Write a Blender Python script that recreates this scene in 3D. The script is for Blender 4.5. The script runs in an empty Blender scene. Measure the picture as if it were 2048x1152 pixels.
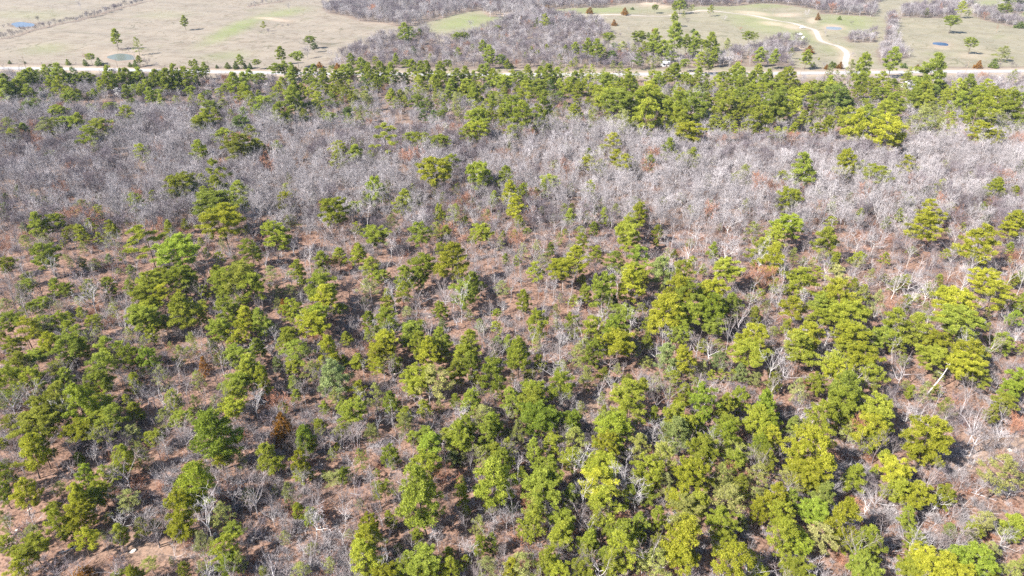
import bpy, math, random
import numpy as np
from mathutils import Vector

S = bpy.context.scene
COL = S.collection
R = math.radians

# ------------------------------------------------------------------ camera (a drone 100 m up, looking 29 degrees down)
CAM_H, PITCH, FPX = 100.0, R(29.0), 1366.0
cam_data = bpy.data.cameras.new("camera")
cam = bpy.data.objects.new("camera", cam_data)
COL.objects.link(cam)
cam.location = (0, 0, CAM_H)
cam.rotation_euler = (R(90) - PITCH, 0, 0)
cam_data.sensor_width = 36.0
cam_data.lens = 36.0 * FPX / 2048.0
cam_data.clip_start = 0.5
cam_data.clip_end = 9000.0
S.camera = cam

# ------------------------------------------------------------------ daylight
SUN_EL, SUN_AZ = R(40), R(30)          # shadows fall towards +X and a little +Y
world = bpy.data.worlds.new("World")
S.world = world
world.use_nodes = True
wn = world.node_tree.nodes
sky = wn.new("ShaderNodeTexSky")
sky.sky_type = 'NISHITA'
sky.sun_disc = False
sky.sun_elevation = SUN_EL
sky.sun_rotation = math.atan2(-math.cos(SUN_AZ), -math.sin(SUN_AZ))
sky.altitude = 200
world.node_tree.links.new(sky.outputs[0], wn["Background"].inputs[0])
wn["Background"].inputs[1].default_value = 0.075
sun_data = bpy.data.lights.new("sun", 'SUN')
sun_data.energy = 5.0
sun_data.angle = R(0.5)
sun_data.color = (1.0, 0.95, 0.87)
sun = bpy.data.objects.new("sun", sun_data)
COL.objects.link(sun)
SUN_DIR = Vector((math.cos(SUN_AZ) * math.cos(SUN_EL), math.sin(SUN_AZ) * math.cos(SUN_EL), -math.sin(SUN_EL)))
sun.rotation_euler = SUN_DIR.to_track_quat('-Z', 'Y').to_euler()
sun.location = (-200, -100, 300)
S.view_settings.view_transform = 'Standard'
S.view_settings.look = 'None'
S.view_settings.exposure = 1.95
S.view_settings.gamma = 1.0
S.cycles.max_bounces = 5
S.cycles.diffuse_bounces = 3
S.cycles.transmission_bounces = 3
S.cycles.transparent_max_bounces = 4
S.cycles.use_denoising = False

# Tree survey: each block is (origin x, origin y, enlargement) of the area that was surveyed, then one tree per
# entry: crown centre x, y, crown width, height, tone letter.
SURVEY = [
(0, 240, 3.6, """180 80 70 60 g;100 120 80 60 y;60 60 110 110 p;340 60 120 100 p;400 60 80 70 y;470 30 100 80 g;570 40 80 80 g;600 110 130 110 g;720 60 120 90 y;805 25 60 50 g;690 200 70 80 p;500 125 40 40 g;1040 255 110 70 y;1440 235 110 100 g;1350 295 50 40 p;1480 20 140 80 y;1700 190 180 140 o;1790 110 110 80 y;1730 40 100 70 k;1600 100 130 100 k;360 235 70 60 k;1580 385 150 190 v;1465 440 110 110 y;1300 470 190 140 o;1390 520 90 130 k;1460 545 120 100 y;1575 505 140 80 y;1540 610 270 160 g;1600 710 270 190 Y;1730 510 140 120 g;1750 600 80 90 k;1010 580 130 110 g;940 560 60 70 g;900 565 50 50 k;1120 550 90 90 y;1190 540 100 90 g;280 750 120 140 g;380 740 130 110 g;590 640 120 120 p;690 660 90 80 y;660 745 80 80 y;590 820 90 110 k;510 810 100 80 k;800 785 110 110 o;200 870 100 80 p;710 850 70 70 y;850 905 60 80 p;440 670 100 60 p;1060 860 270 200 v;1220 790 80 120 y;1260 930 300 170 G;350 970 170 150 g;55 1030 110 90 k;190 1135 80 50 g;1800 930 150 130 g;930 1135 70 50 p;780 860 70 60 p;1020 700 80 60 p;320 850 90 70 p"""),
(510, 240, 3.6, """20 200 130 110 o;160 215 90 90 g;60 240 70 50 g;460 215 60 50 p;615 195 130 100 Y;595 275 110 110 y;720 265 110 100 g;710 165 60 70 p;765 160 60 50 p;830 265 60 60 g;870 220 60 50 p;930 125 180 160 v;1110 120 100 80 g;1170 155 90 70 y;1240 150 100 80 y;1340 150 130 100 g;1405 190 40 70 p;1525 120 110 80 y;1600 75 130 90 y;1590 20 130 50 g;1480 85 50 40 g;1380 40 50 40 p;1850 80 90 90 y;1750 80 50 40 p;1830 180 50 60 p;1300 365 210 160 Y;1420 310 130 110 g;1610 390 160 150 g;1690 440 60 50 k;1800 420 130 130 g;1830 520 130 140 Y;1720 570 80 80 g;235 505 100 100 y;225 595 95 110 Y;850 510 130 160 G;800 560 90 90 y;965 555 70 70 y;960 465 60 60 p;1060 585 120 140 y;1130 510 70 70 p;585 645 180 150 y;715 625 110 80 g;725 765 80 90 y;980 740 100 110 p;870 825 170 110 g;1370 550 70 80 y;1445 510 80 80 p;1330 680 80 110 y;1420 680 110 130 p;1180 820 150 130 g;1300 790 100 100 p;1360 820 80 100 k;1195 745 50 50 y;1630 805 150 100 y;1560 865 70 50 y;140 835 160 160 g;255 735 110 80 p;240 410 60 80 p;1420 1010 220 200 Y;1350 930 90 80 y;1200 1040 170 130 g;830 1060 150 120 y;905 1110 120 100 g;740 960 120 120 y;605 990 110 90 y;475 1020 110 110 g;285 1070 100 110 y;110 1095 100 90 p;15 960 60 100 k;470 1140 110 60 y;640 420 40 60 p;930 300 60 60 p;1560 560 60 50 p"""),
(1020, 240, 3.6, """400 185 50 60 y;735 165 130 110 Y;650 220 70 60 y;560 265 80 80 g;545 310 120 80 Y;640 330 90 90 y;780 270 130 100 Y;810 310 140 90 Y;670 370 70 50 y;1005 245 60 70 y;1005 310 80 80 g;910 335 60 60 p;1150 210 110 110 g;1300 265 130 110 y;1230 300 90 70 y;1500 205 60 80 p;1470 275 60 50 p;1635 265 50 50 p;1690 385 130 120 p;1610 410 80 100 y;1420 425 70 90 p;290 430 120 100 g;435 475 60 100 p;565 480 90 90 y;95 510 80 100 g;50 620 120 140 Y;395 645 70 70 y;430 690 80 90 g;560 680 70 80 y;900 600 120 80 p;915 665 130 130 Y;870 760 130 110 y;850 830 160 150 y;530 880 110 90 y;450 910 80 60 p;1695 630 80 80 p;1760 800 120 110 p;1510 755 40 40 p;1300 860 60 60 p;620 965 130 110 y;770 1020 140 120 g;960 990 180 150 G;1110 1070 160 170 P;900 1100 170 110 y;1250 1120 150 80 y;1400 1055 70 110 y;480 1010 160 160 Y;380 1070 180 120 Y;200 1110 120 80 y;1580 1090 190 140 y;1790 930 150 130 y;230 1010 110 60 p;1310 640 80 60 p;1220 560 90 50 p;120 800 60 40 g;320 310 70 60 p"""),
(1528, 240, 3.6, """310 350 160 180 g;605 305 150 160 Y;710 335 60 60 g;810 395 180 110 y;760 510 60 60 y;1050 325 140 110 Y;990 400 80 60 p;1275 460 80 90 y;1660 500 130 90 y;1855 330 70 90 g;120 410 90 100 y;155 560 150 130 y;100 610 90 60 p;1215 645 170 130 Y;1180 755 200 170 Y;1355 620 80 50 p;1310 685 60 40 y;1540 870 220 220 Y;1810 735 150 140 Y;1740 790 140 90 Y;480 740 80 70 y;440 860 150 160 y;170 760 190 130 G;80 830 150 130 y;50 1010 150 200 Y;1430 750 50 60 p;1070 930 80 60 p;1400 920 70 60 p;1050 600 80 70 y;1010 560 60 50 y;970 500 60 70 p;860 480 60 50 y;400 500 70 60 p;1300 320 70 50 p;1480 390 70 60 p"""),
(0, 540, 3.6, """190 90 120 110 g;170 195 90 60 y;290 250 130 90 g;40 240 110 70 p;640 130 100 110 y;70 375 150 110 g;185 430 180 160 Y;60 550 130 110 y;330 390 130 120 g;420 370 120 110 g;480 340 80 80 y;480 430 110 110 g;550 450 140 110 k;330 540 160 150 Y;490 560 180 160 g;580 560 100 130 y;685 490 110 110 p;800 560 190 180 g;940 620 140 160 g;1085 620 140 150 G;1070 700 120 80 p;750 700 210 160 g;690 820 180 140 g;250 640 140 90 g;100 680 170 130 k;80 780 180 180 g;240 800 170 170 y;410 700 120 80 k;470 780 140 110 k;400 900 210 180 o;310 1000 230 190 o;60 930 150 100 k;570 980 220 230 G;700 960 170 130 y;790 1050 190 170 g;690 1080 200 130 y;1290 50 190 140 g;1170 40 150 100 y;1080 110 170 150 y;1050 190 190 130 y;1240 160 180 140 Y;1330 270 190 200 o;1340 70 120 150 g;1060 290 170 100 y;1040 340 200 150 g;1100 390 110 100 y;1090 450 90 100 y;1560 30 110 100 y;1610 80 170 150 g;1740 40 230 170 o;1810 110 170 160 k;1640 150 150 110 g;1470 145 80 80 y;1640 310 170 160 g;1580 430 150 130 g;1725 240 110 80 g;1780 330 130 140 Y;1720 420 160 140 Y;1690 500 100 80 y;1290 600 120 120 p;1220 520 50 80 p;1380 530 100 140 p;670 390 110 100 o;1160 760 110 150 p;1725 610 180 130 g;1790 700 160 160 y;1700 820 180 130 g;1690 900 160 130 y;1660 990 180 130 y;1540 960 110 110 p;1800 760 140 160 y;1255 930 110 140 y;1410 950 90 130 p;1310 1060 140 90 g;1190 1060 120 110 p;560 200 70 60 p;700 330 80 60 p;420 230 70 50 p;1100 560 60 50 p"""),
(510, 540, 3.6, """480 110 200 160 g;500 200 160 150 Y;420 320 180 110 G;410 390 210 150 Y;600 280 90 70 k;265 290 130 150 y;60 370 120 160 g;240 470 120 110 y;230 540 140 90 y;310 570 180 150 g;280 690 120 80 o;525 570 130 160 Y;500 680 100 100 Y;640 645 70 80 g;575 770 210 230 P;590 910 120 120 p;730 850 130 110 Y;690 1010 190 140 g;820 120 130 100 p;1080 60 140 130 g;1060 160 130 110 y;1170 50 100 130 g;1490 150 160 150 g;1570 100 120 110 g;1630 110 70 60 k;1790 130 110 90 p;950 330 130 110 g;820 360 100 100 g;990 390 130 110 g;920 440 140 100 g;920 520 160 140 Y;900 600 170 130 Y;870 690 140 100 Y;820 460 60 100 g;1130 440 130 110 g;1180 400 90 60 g;1090 520 110 80 k;1200 530 130 150 y;1260 580 170 170 Y;1355 490 140 140 g;1350 580 120 130 k;1530 520 140 150 y;1530 600 170 130 y;1540 680 140 150 g;1440 740 110 140 o;1320 780 200 180 b;1190 760 190 150 y;1140 830 150 110 y;1720 770 160 200 g;1560 930 140 160 g;1760 890 70 70 y;1850 950 130 150 g;1660 1060 220 160 p;1710 1090 110 110 g;1080 1060 110 120 y;1850 620 90 130 g;1820 520 80 80 g;1720 610 60 50 y;980 950 110 130 g;290 810 90 90 g;40 800 120 170 k;205 960 70 90 y;470 1110 90 80 y;370 1140 60 50 y;255 150 110 90 p;640 250 60 50 p;790 220 60 60 p;1100 290 90 60 p;1500 1090 80 60 p;840 1140 90 60 p"""),
(1020, 540, 3.6, """100 220 90 150 y;60 590 150 200 g;215 390 130 170 y;190 530 80 80 p;455 400 110 150 g;570 420 180 160 y;590 600 130 150 g;500 610 130 150 p;660 150 170 200 g;540 170 80 160 y;740 230 70 100 g;880 100 190 200 Y;950 60 100 110 Y;800 310 160 110 g;770 420 170 180 G;760 530 220 160 Y;670 310 60 50 y;1230 150 190 190 Y;1290 180 180 170 g;1140 290 220 190 Y;1090 370 170 150 Y;1240 330 200 150 g;1220 460 150 110 k;1380 150 120 140 k;1490 150 180 150 Y;1460 290 180 190 G;1470 390 160 110 g;1600 260 150 160 g;1720 490 190 190 Y;1720 590 230 130 y;1140 620 140 180 P;1270 620 150 160 Y;1170 770 100 80 y;1280 700 140 80 p;1510 640 120 110 P;1595 755 70 60 y;380 830 170 170 g;370 690 100 80 p;150 870 170 130 g;160 970 220 170 y;200 1060 260 160 G;430 1090 140 120 g;860 900 190 160 y;870 1000 230 180 y;690 1080 140 110 g;970 830 100 90 o;850 790 90 80 o;1040 1030 80 100 k;1190 1030 160 150 y;1240 1110 170 110 P;1390 930 190 190 G;1550 960 120 190 y;1670 930 120 150 g;1550 1110 170 90 g;1790 1060 170 150 y;1840 950 100 160 y;1350 1100 110 120 G;370 180 50 60 p;980 640 90 80 p;1000 420 110 50 y"""),
(1528, 540, 3.6, """265 90 180 170 y;210 250 200 150 Y;520 70 150 150 b;540 180 230 200 Y;640 130 80 120 k;450 230 200 150 g;600 320 230 170 y;390 350 150 130 y;720 160 90 90 y;330 470 190 160 Y;280 560 210 180 y;620 480 220 160 Y;590 560 150 120 y;720 480 80 160 k;450 640 200 160 y;730 640 200 170 Y;530 710 170 150 Y;740 760 190 170 y;380 820 130 120 y;600 850 210 200 g;600 980 200 190 g;800 970 170 160 y;800 1070 200 150 y;380 1030 220 200 y;40 980 140 220 G;560 1080 150 130 y;240 1110 80 80 P;170 400 80 90 y;960 400 200 190 y;870 470 150 110 g;1110 430 180 180 y;960 540 120 100 y;1240 510 150 130 Y;1330 500 80 110 k;1200 610 190 130 y;1450 570 230 180 Y;1440 680 220 130 Y;1550 760 150 120 y;1430 740 100 80 y;1370 240 230 190 Y;1270 160 130 90 g;1380 370 270 160 g;1590 70 180 130 Y;1650 180 200 160 Y;1790 210 80 90 y;1850 230 80 150 g;1810 340 110 100 G;1850 550 60 90 y;1830 790 160 140 G;1770 860 120 110 G;1730 960 150 110 o;810 240 130 160 p;800 500 110 120 k;80 700 90 80 p;1030 800 70 60 p;1320 1000 120 130 p;1640 1040 90 90 o;1100 180 70 60 p;80 420 80 60 p"""),
(0, 832, 3.6, """250 80 270 180 o;560 90 200 120 Y;760 110 180 120 y;200 260 200 210 Y;310 250 120 150 o;30 440 130 150 k;30 560 100 150 k;140 560 180 170 Y;55 920 100 110 y;30 340 70 60 y;1110 150 120 90 y;870 310 150 160 y;1000 290 140 160 p;620 430 110 140 G;780 430 140 130 g;740 540 150 130 y;550 600 150 200 Y;660 600 140 130 g;560 720 180 170 Y;590 880 170 150 Y;490 830 110 90 o;410 760 150 170 y;390 660 100 80 y;230 840 140 90 p;230 930 200 150 o;170 1010 150 130 y;110 1100 150 120 Y;850 1130 80 60 g;850 840 100 150 y;1020 800 110 110 o;1110 770 80 80 o;1080 1050 110 100 p;1530 110 290 300 G;1600 270 130 150 Y;1740 310 80 100 p;1380 490 270 260 G;1310 640 200 200 Y;1310 780 170 140 Y;1440 610 120 100 o;1590 720 160 170 p;1690 820 130 100 g;1620 970 190 160 y;1640 1060 150 120 G;1720 1060 100 130 p;1460 1090 100 90 p;1440 330 70 80 y;1790 570 90 90 k;760 700 80 70 p;720 830 90 60 p;570 300 70 60 k;420 520 90 90 p;1230 1010 50 50 p"""),
(510, 832, 3.6, """120 300 160 180 y;355 160 130 160 G;470 70 90 90 y;335 340 120 180 Y;395 210 90 80 Y;390 400 70 80 Y;345 440 100 70 y;840 110 90 110 p;1080 70 120 140 p;1220 130 130 100 g;1130 150 80 80 g;1240 220 180 170 G;1220 370 190 180 y;1210 580 280 330 g;1375 130 90 90 y;1480 150 190 170 g;1520 80 120 140 g;1660 110 150 200 g;1710 60 120 140 G;1750 250 130 110 y;1810 230 110 100 y;1780 330 150 150 g;1730 440 250 260 g;1640 280 120 120 p;1480 470 70 90 g;1490 560 100 120 y;1515 670 70 60 y;930 510 150 120 g;865 390 60 60 y;770 310 100 120 p;590 190 50 70 k;550 250 70 80 p;580 420 150 80 p;650 410 90 100 g;250 570 110 150 p;320 670 90 120 y;400 700 110 120 g;205 840 80 90 p;750 600 70 90 p;820 770 110 130 Y;810 870 190 180 Y;800 990 220 200 y;790 1100 180 120 p;1220 1020 240 180 g;1130 1050 150 110 g;1250 1100 160 110 G;920 1100 170 110 Y;1060 1110 150 80 k;1620 930 110 120 g;1710 910 90 120 g;1830 1090 110 120 Y;330 1110 130 90 p;520 1060 80 140 p;70 1110 80 70 y;130 490 60 80 p;400 920 90 80 p;500 390 70 60 p;1030 920 70 70 p;680 820 80 50 p;1080 470 60 60 p"""),
(1020, 832, 3.6, """70 130 130 160 p;170 50 150 120 G;300 40 130 130 y;440 50 140 130 G;450 170 180 180 p;460 310 170 150 y;310 210 130 120 y;185 260 130 150 g;270 400 170 200 g;240 520 290 210 g;170 640 170 150 p;140 770 170 180 y;370 750 190 150 g;350 870 180 170 y;380 710 100 90 G;550 890 150 150 g;750 80 250 200 G;680 230 170 160 Y;660 350 220 140 y;660 480 250 210 Y;620 560 160 130 y;720 650 240 220 y;660 780 180 150 y;800 840 200 170 g;830 960 220 200 y;950 770 110 130 g;920 870 100 80 y;950 210 150 160 b;1120 300 160 200 b;990 400 190 190 y;1120 480 140 150 p;1000 580 150 120 g;1210 120 200 200 P;1110 110 80 90 y;1310 80 110 150 k;1390 250 190 170 y;1330 420 230 200 Y;1540 110 200 160 G;1600 220 200 150 p;1600 290 190 150 g;1520 430 190 200 p;1530 560 250 200 b;1640 520 130 150 k;1750 430 170 180 b;1200 590 160 130 Y;1350 600 160 150 y;1260 680 230 150 b;1220 860 230 260 Y;1240 990 180 170 Y;1060 1060 220 180 p;1540 770 200 180 g;1560 920 180 150 y;1600 1020 300 250 Y;1810 690 110 170 Y;1780 590 150 140 p;1790 200 120 150 G;1770 60 160 140 y;1820 270 100 130 g;90 1080 200 170 p;260 1040 130 160 y;330 1110 160 110 y;530 1080 170 140 y;740 1060 150 150 y;1780 1130 140 70 y;680 990 120 110 g;560 1000 130 120 y;960 1020 90 90 k;860 560 100 110 k"""),
(1528, 832, 3.6, """60 60 170 150 G;80 150 130 130 Y;220 80 110 130 P;350 230 310 270 Y;330 400 250 130 Y;190 430 150 140 b;60 600 170 190 Y;190 590 140 170 g;130 720 170 150 y;160 810 220 200 y;230 920 200 140 G;150 1000 140 120 y;230 1100 190 110 y;790 70 200 190 Y;600 100 150 120 p;770 170 120 130 y;1170 160 250 270 Y;1160 270 150 120 Y;870 280 80 70 y;970 410 190 170 Y;930 510 150 150 y;1110 560 190 150 Y;1290 580 110 140 o;1700 380 260 230 b;370 680 170 150 G;420 560 140 180 P;350 490 100 130 k;570 740 210 270 Y;410 870 200 160 b;560 900 120 120 o;730 890 210 200 g;720 1080 210 140 g;1190 1050 260 180 Y;1090 1100 200 110 y;1380 1010 190 160 G;1500 1020 230 130 G;1380 1110 240 90 Y;1500 830 110 110 o;1610 760 140 140 b;20 330 120 130 k;1650 1140 100 50 Y;800 380 50 60 g;1640 950 120 100 p"""),
# the belt of pines along the road and beyond
(0, 0, 5.76, """70 1080 140 130 g;150 1080 120 130 g;230 1060 130 130 g;330 1080 110 130 g;260 960 110 110 g;310 930 110 110 g;380 900 110 120 g;460 880 100 90 k;530 830 90 110 g;620 810 90 80 k;690 880 140 150 g;690 980 130 160 y;740 880 100 140 k;820 850 90 80 k;840 930 120 90 k;1010 910 130 90 g;1045 970 70 60 y;1265 920 120 160 g;1170 1000 80 110 g;1260 1000 120 80 y;1410 900 80 100 g;1480 930 120 110 g;1620 920 120 110 g;1530 1040 100 70 k;800 1110 110 90 y;500 1070 80 80 k;1345 490 110 110 g;1590 550 110 130 p;1050 690 90 80 g;1605 715 70 80 y;1690 1000 80 90 g"""),
(290, 0, 5.76, """140 910 110 130 g;250 920 130 150 g;350 910 120 150 g;370 1000 80 80 g;470 920 130 130 g;530 755 45 50 g;585 760 60 70 g;600 840 130 110 g;690 810 80 80 g;960 940 70 60 g;1040 980 130 130 g;1130 950 110 120 g;1200 900 90 90 g;1310 920 120 90 g;1100 1090 130 130 y;1160 1040 90 100 g;860 1060 80 120 y;720 1110 100 60 g;540 1130 60 40 y;1240 1110 80 90 y;1320 1110 70 80 g;1500 800 120 90 g;1610 810 90 80 g;1690 830 80 110 g;1590 970 90 80 y;1470 1060 90 120 y;1560 1060 120 110 y;1690 1090 100 120 g;150 1075 80 60 g;360 1110 60 60 p;460 290 80 85 g;1365 310 60 80 y;1105 735 80 90 g;1290 750 80 70 g;1565 670 100 110 g"""),
(580, 0, 5.76, """90 700 130 120 g;230 500 100 90 g;280 560 70 60 k;710 730 90 110 g;1000 740 80 90 y;1220 710 70 120 g;1420 600 70 80 k;1330 440 130 150 g;1420 400 100 130 k;1480 400 70 80 k;1240 460 60 80 p;1630 675 60 90 y;850 740 60 80 k;30 830 80 90 g;120 850 70 90 p;190 870 90 110 g;270 830 80 80 g;370 830 80 70 g;390 930 110 170 g;150 1010 110 160 y;60 1050 110 120 g;250 960 110 80 g;300 1060 120 120 y;520 910 90 100 y;620 870 110 110 g;690 850 100 100 g;590 990 110 150 o;700 1000 110 140 y;760 860 90 100 k;830 800 110 100 g;830 930 90 130 k;900 870 110 150 g;960 850 90 140 y;1050 840 130 160 g;1160 850 130 160 g;1250 900 90 100 k;1330 780 100 70 g;1400 800 100 100 g;1500 790 80 80 g;1570 860 110 140 g;1440 890 90 110 y;1460 1000 110 110 y;1680 900 100 150 y;1690 1020 90 80 g;1210 960 50 60 y;1330 950 50 60 y;860 1100 90 70 p;1530 1110 120 70 p;1590 1020 60 90 p;480 840 80 80 p"""),
(870, 0, 5.76, """1260 270 110 150 y;250 460 100 80 g;345 460 100 80 g;405 405 40 40 k;715 350 60 40 g;980 480 60 60 p;750 430 40 40 p;530 375 40 30 k;250 630 80 90 k;555 590 90 90 g;630 690 130 160 g;760 720 110 110 k;830 770 60 90 g;880 770 50 80 y;430 570 50 50 y;1030 640 50 80 k;1110 610 60 60 o;1180 640 70 70 o;1295 565 60 80 y;1440 680 60 80 y;1505 590 60 80 g;1610 600 90 110 g;1690 620 50 80 k;1250 740 60 100 p;1350 750 50 90 p;1560 750 60 110 y;1610 720 80 110 p;1450 770 50 60 p;145 760 80 70 k;60 820 100 100 g;90 920 170 130 g;30 950 80 120 y;180 800 60 70 p;250 920 110 100 g;350 880 110 120 g;370 960 100 80 g;440 920 90 90 g;530 850 100 110 g;600 840 110 130 g;720 850 100 80 p;420 1010 130 120 g;520 1020 100 120 y;590 1000 80 100 k;780 970 160 110 g;870 900 110 110 y;960 910 130 100 k;1060 860 110 80 y;1210 890 110 110 g;1310 900 140 140 g;1200 980 130 110 g;1200 1060 120 100 g;1320 1000 110 110 k;1400 900 110 110 g;1500 850 80 80 p;1680 890 80 80 g;1600 960 120 120 g;1500 1030 130 130 y;1630 1060 130 120 y;1700 980 60 100 g;150 1080 100 130 g;320 1060 100 110 y;440 1110 110 100 g;790 1100 90 80 p;980 1110 80 90 g;20 1060 60 80 y;1080 1080 80 90 p;1240 1110 100 60 g"""),
(1160, 0, 5.76, """330 480 100 80 g;90 600 110 140 g;190 640 120 130 g;250 620 80 140 y;360 640 90 140 k;390 550 60 60 k;480 560 110 90 p;680 500 130 90 g;850 540 130 140 g;840 610 130 120 g;710 610 100 110 y;660 700 100 140 k;620 610 80 90 p;940 620 110 140 g;1090 540 170 160 g;1060 650 120 160 k;1220 520 90 120 g;1310 530 110 130 g;1300 620 110 110 g;1400 560 110 100 g;1500 580 140 170 g;1580 620 90 150 k;1540 690 80 120 g;1430 670 90 100 p;800 710 100 90 p;900 710 90 70 p;1700 510 60 90 p;1085 230 80 110 g;860 115 70 60 g;1090 100 70 90 g;1150 80 90 130 g;1200 80 70 100 k;1285 105 80 70 p;1505 120 70 110 y;1190 180 50 60 p;60 830 80 80 p;150 820 80 80 p;20 930 60 100 g;110 900 60 60 k;110 970 120 120 y;190 920 80 80 p;290 920 130 90 g;280 1000 130 120 g;400 960 120 140 k;390 780 70 80 p;270 820 60 80 p;460 800 80 80 p;550 920 150 150 y;560 1030 140 120 g;640 850 90 80 p;640 1030 90 100 k;820 920 120 130 y;850 820 90 100 p;900 960 120 120 g;1000 890 110 100 y;1090 790 90 70 g;1100 870 120 110 g;1200 770 90 80 g;1200 880 110 100 g;1190 970 100 90 y;1370 770 130 120 y;1490 780 80 100 g;1370 880 100 100 g;1450 930 110 120 k;1340 960 100 100 y;1550 950 120 140 y;1640 890 130 120 g;1690 940 90 150 y;1650 1050 110 110 y;1300 1050 110 80 p;1130 1110 130 90 Y;760 1110 210 100 Y;640 1090 80 80 y;430 1100 140 100 y;350 1060 110 100 y;220 1110 120 80 y;100 1060 110 110 y;1290 1130 80 50 Y;930 1050 100 90 p;1020 1080 70 80 p"""),
(1450, 0, 5.76, """270 460 120 110 g;350 450 80 100 p;35 510 70 100 p;390 670 110 160 g;560 710 110 130 g;470 630 80 80 p;760 620 70 90 p;930 700 110 160 g;1080 680 25 80 y;1600 790 170 220 g;1440 820 130 180 p;1200 850 90 170 p;1290 870 80 140 p;40 860 90 100 y;130 830 100 100 g;190 890 110 120 g;360 860 130 110 y;300 930 100 100 g;400 930 100 110 k;500 900 100 110 g;450 970 110 110 g;620 920 90 110 g;720 960 180 130 y;680 1050 120 110 g;550 1000 130 120 g;420 1080 130 100 y;280 1080 120 90 y;220 960 100 100 p;870 1030 110 80 k;1070 1000 140 120 g;1190 1010 120 120 g;1290 1030 130 140 k;1180 1100 140 90 y;900 1080 130 110 y;1030 1090 100 90 g;1350 1110 110 80 g;1550 980 130 130 g;1640 1020 120 120 y;1700 980 90 90 p;60 1090 100 100 y;950 980 80 70 p;780 1090 100 90 y;100 970 110 100 g"""),
(1748, 0, 5.76, """890 290 140 140 g;1110 535 130 130 g;1490 610 190 140 p;1010 140 110 110 y;1090 155 70 70 p;600 160 50 60 g;1490 165 130 100 g;1600 40 170 90 k;1690 30 80 80 k;1720 170 40 60 p;200 770 170 200 g;400 820 80 130 p;630 830 230 270 g;390 940 110 90 y;1590 900 90 90 p;90 990 160 120 y;230 980 110 80 g;60 1080 140 120 g;310 1060 130 140 p;560 1030 150 110 g;680 1050 130 120 k;800 1030 120 100 g;930 1060 150 120 y;1080 1010 130 120 g;1010 1080 120 110 y;1190 1060 130 100 g;1310 1040 130 120 y;1400 1090 110 110 y;1690 1120 80 60 k;1530 1120 80 50 y;550 1110 150 90 y;240 1130 110 50 p;1690 1050 60 50 y"""),
(0, 0, 2.926, """165 635 60 40 k;210 605 50 40 k;420 575 70 50 g;355 655 80 70 g;530 635 60 40 p;645 638 55 35 g;735 690 70 60 y;815 695 40 35 k;1065 660 40 30 p;1120 610 45 80 p;1230 640 80 60 k;1300 625 70 60 p;990 720 30 40 p;1180 710 80 90 y;1245 680 60 70 y;1360 690 50 90 p;1480 640 60 50 y;1545 610 80 60 g;1520 650 70 60 G;1635 665 80 90 g;1715 600 80 70 g;1850 590 70 80 y;1930 590 60 50 k;1470 580 60 60 y"""),
(680, 0, 2.926, """560 600 50 50 p;685 600 60 80 p;780 580 60 60 g;1000 640 90 100 g;930 670 60 70 y;1080 680 100 110 g;1185 640 80 100 g;1160 735 60 60 g;830 690 80 70 y;1085 775 50 60 p;1070 570 90 60 y;1320 620 40 60 p;1375 670 70 60 y;1560 580 100 80 y;1630 590 130 90 k;1500 600 70 70 p;1800 590 130 110 g;1790 680 100 130 y;1890 620 70 60 k;1960 620 110 110 g;2010 700 90 80 y;1640 700 80 80 p;1670 760 70 50 y;1230 580 60 60 p;145 560 60 50 p;450 590 60 50 k"""),
(1348, 0, 2.926, """100 620 120 110 g;40 700 80 70 y;100 770 150 90 Y;190 600 90 80 k;310 600 110 90 y;400 590 100 90 g;430 640 80 80 y;500 690 90 100 y;600 620 110 110 g;620 670 90 60 y;700 590 90 90 y;760 690 60 70 y;830 600 90 70 g;890 640 80 80 p;885 740 70 60 y;940 570 110 90 k;1000 600 70 60 k;1010 680 80 80 y;1060 730 90 120 Y;1100 670 100 80 g;1225 760 140 120 Y;1240 640 90 70 y;1290 600 90 80 g;1410 570 90 80 g;1480 600 90 70 y;1450 690 110 90 p;1500 650 80 70 p;1620 580 90 70 y;1700 590 100 80 g;1800 590 100 70 g;1900 600 110 90 y;1990 620 100 110 g;1930 650 80 60 g;1890 690 90 50 p;1760 690 120 50 y;1810 770 120 90 Y;1885 815 80 70 Y;1930 750 60 50 p;2010 750 40 40 p;590 780 70 70 y;640 770 60 60 y;820 700 50 70 p"""),
]
# dense conical evergreens and rusty ones: tone k dark green, r rust, o olive
CEDARS = [
(0, 0, 5.76, "780 715 50 60 k;980 720 60 65 k;1135 710 80 80 k;1555 735 60 75 k;1500 745 50 45 k;105 715 35 35 k;285 720 25 20 k"),
(290, 0, 5.76, "825 765 40 35 k;950 755 70 60 k;1045 750 60 80 k;1155 755 60 60 k;1205 760 50 60 k"),
(580, 0, 5.76, "60 790 60 40 r;340 745 70 60 r;550 760 80 60 r;500 765 40 40 k;1520 540 45 80 r;900 750 30 40 r"),
(870, 0, 5.76, "1175 260 60 100 k;1000 230 50 90 r;1360 290 60 70 k;1290 110 90 90 r"),
(1160, 0, 5.76, "110 120 80 60 r;520 130 80 70 r;400 260 60 60 r;180 280 50 80 o;230 270 60 60 r;110 370 80 70 r;640 400 40 40 k;700 405 50 40 k;790 400 50 50 k;840 345 25 30 r;1310 350 60 30 k;600 95 40 25 k"),
(1450, 0, 5.76, "975 570 90 80 r;1075 190 50 70 r;1320 205 40 40 k;1230 740 70 60 k;1260 750 80 50 k;1325 750 60 70 r;1170 770 50 50 r;1020 745 50 50 k"),
(1748, 0, 5.76, "1390 730 100 90 k;1200 740 80 80 r;1680 285 100 50 k;350 755 70 50 k;500 760 50 25 r"),
(0, 240, 3.6, "60 170 50 50 r"), (0, 540, 3.6, "1480 690 80 170 r"), (0, 832, 3.6, "590 1130 130 70 r"),
(510, 540, 3.6, "215 265 80 110 r"), (510, 832, 3.6, "195 90 170 230 r"),
]
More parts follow.
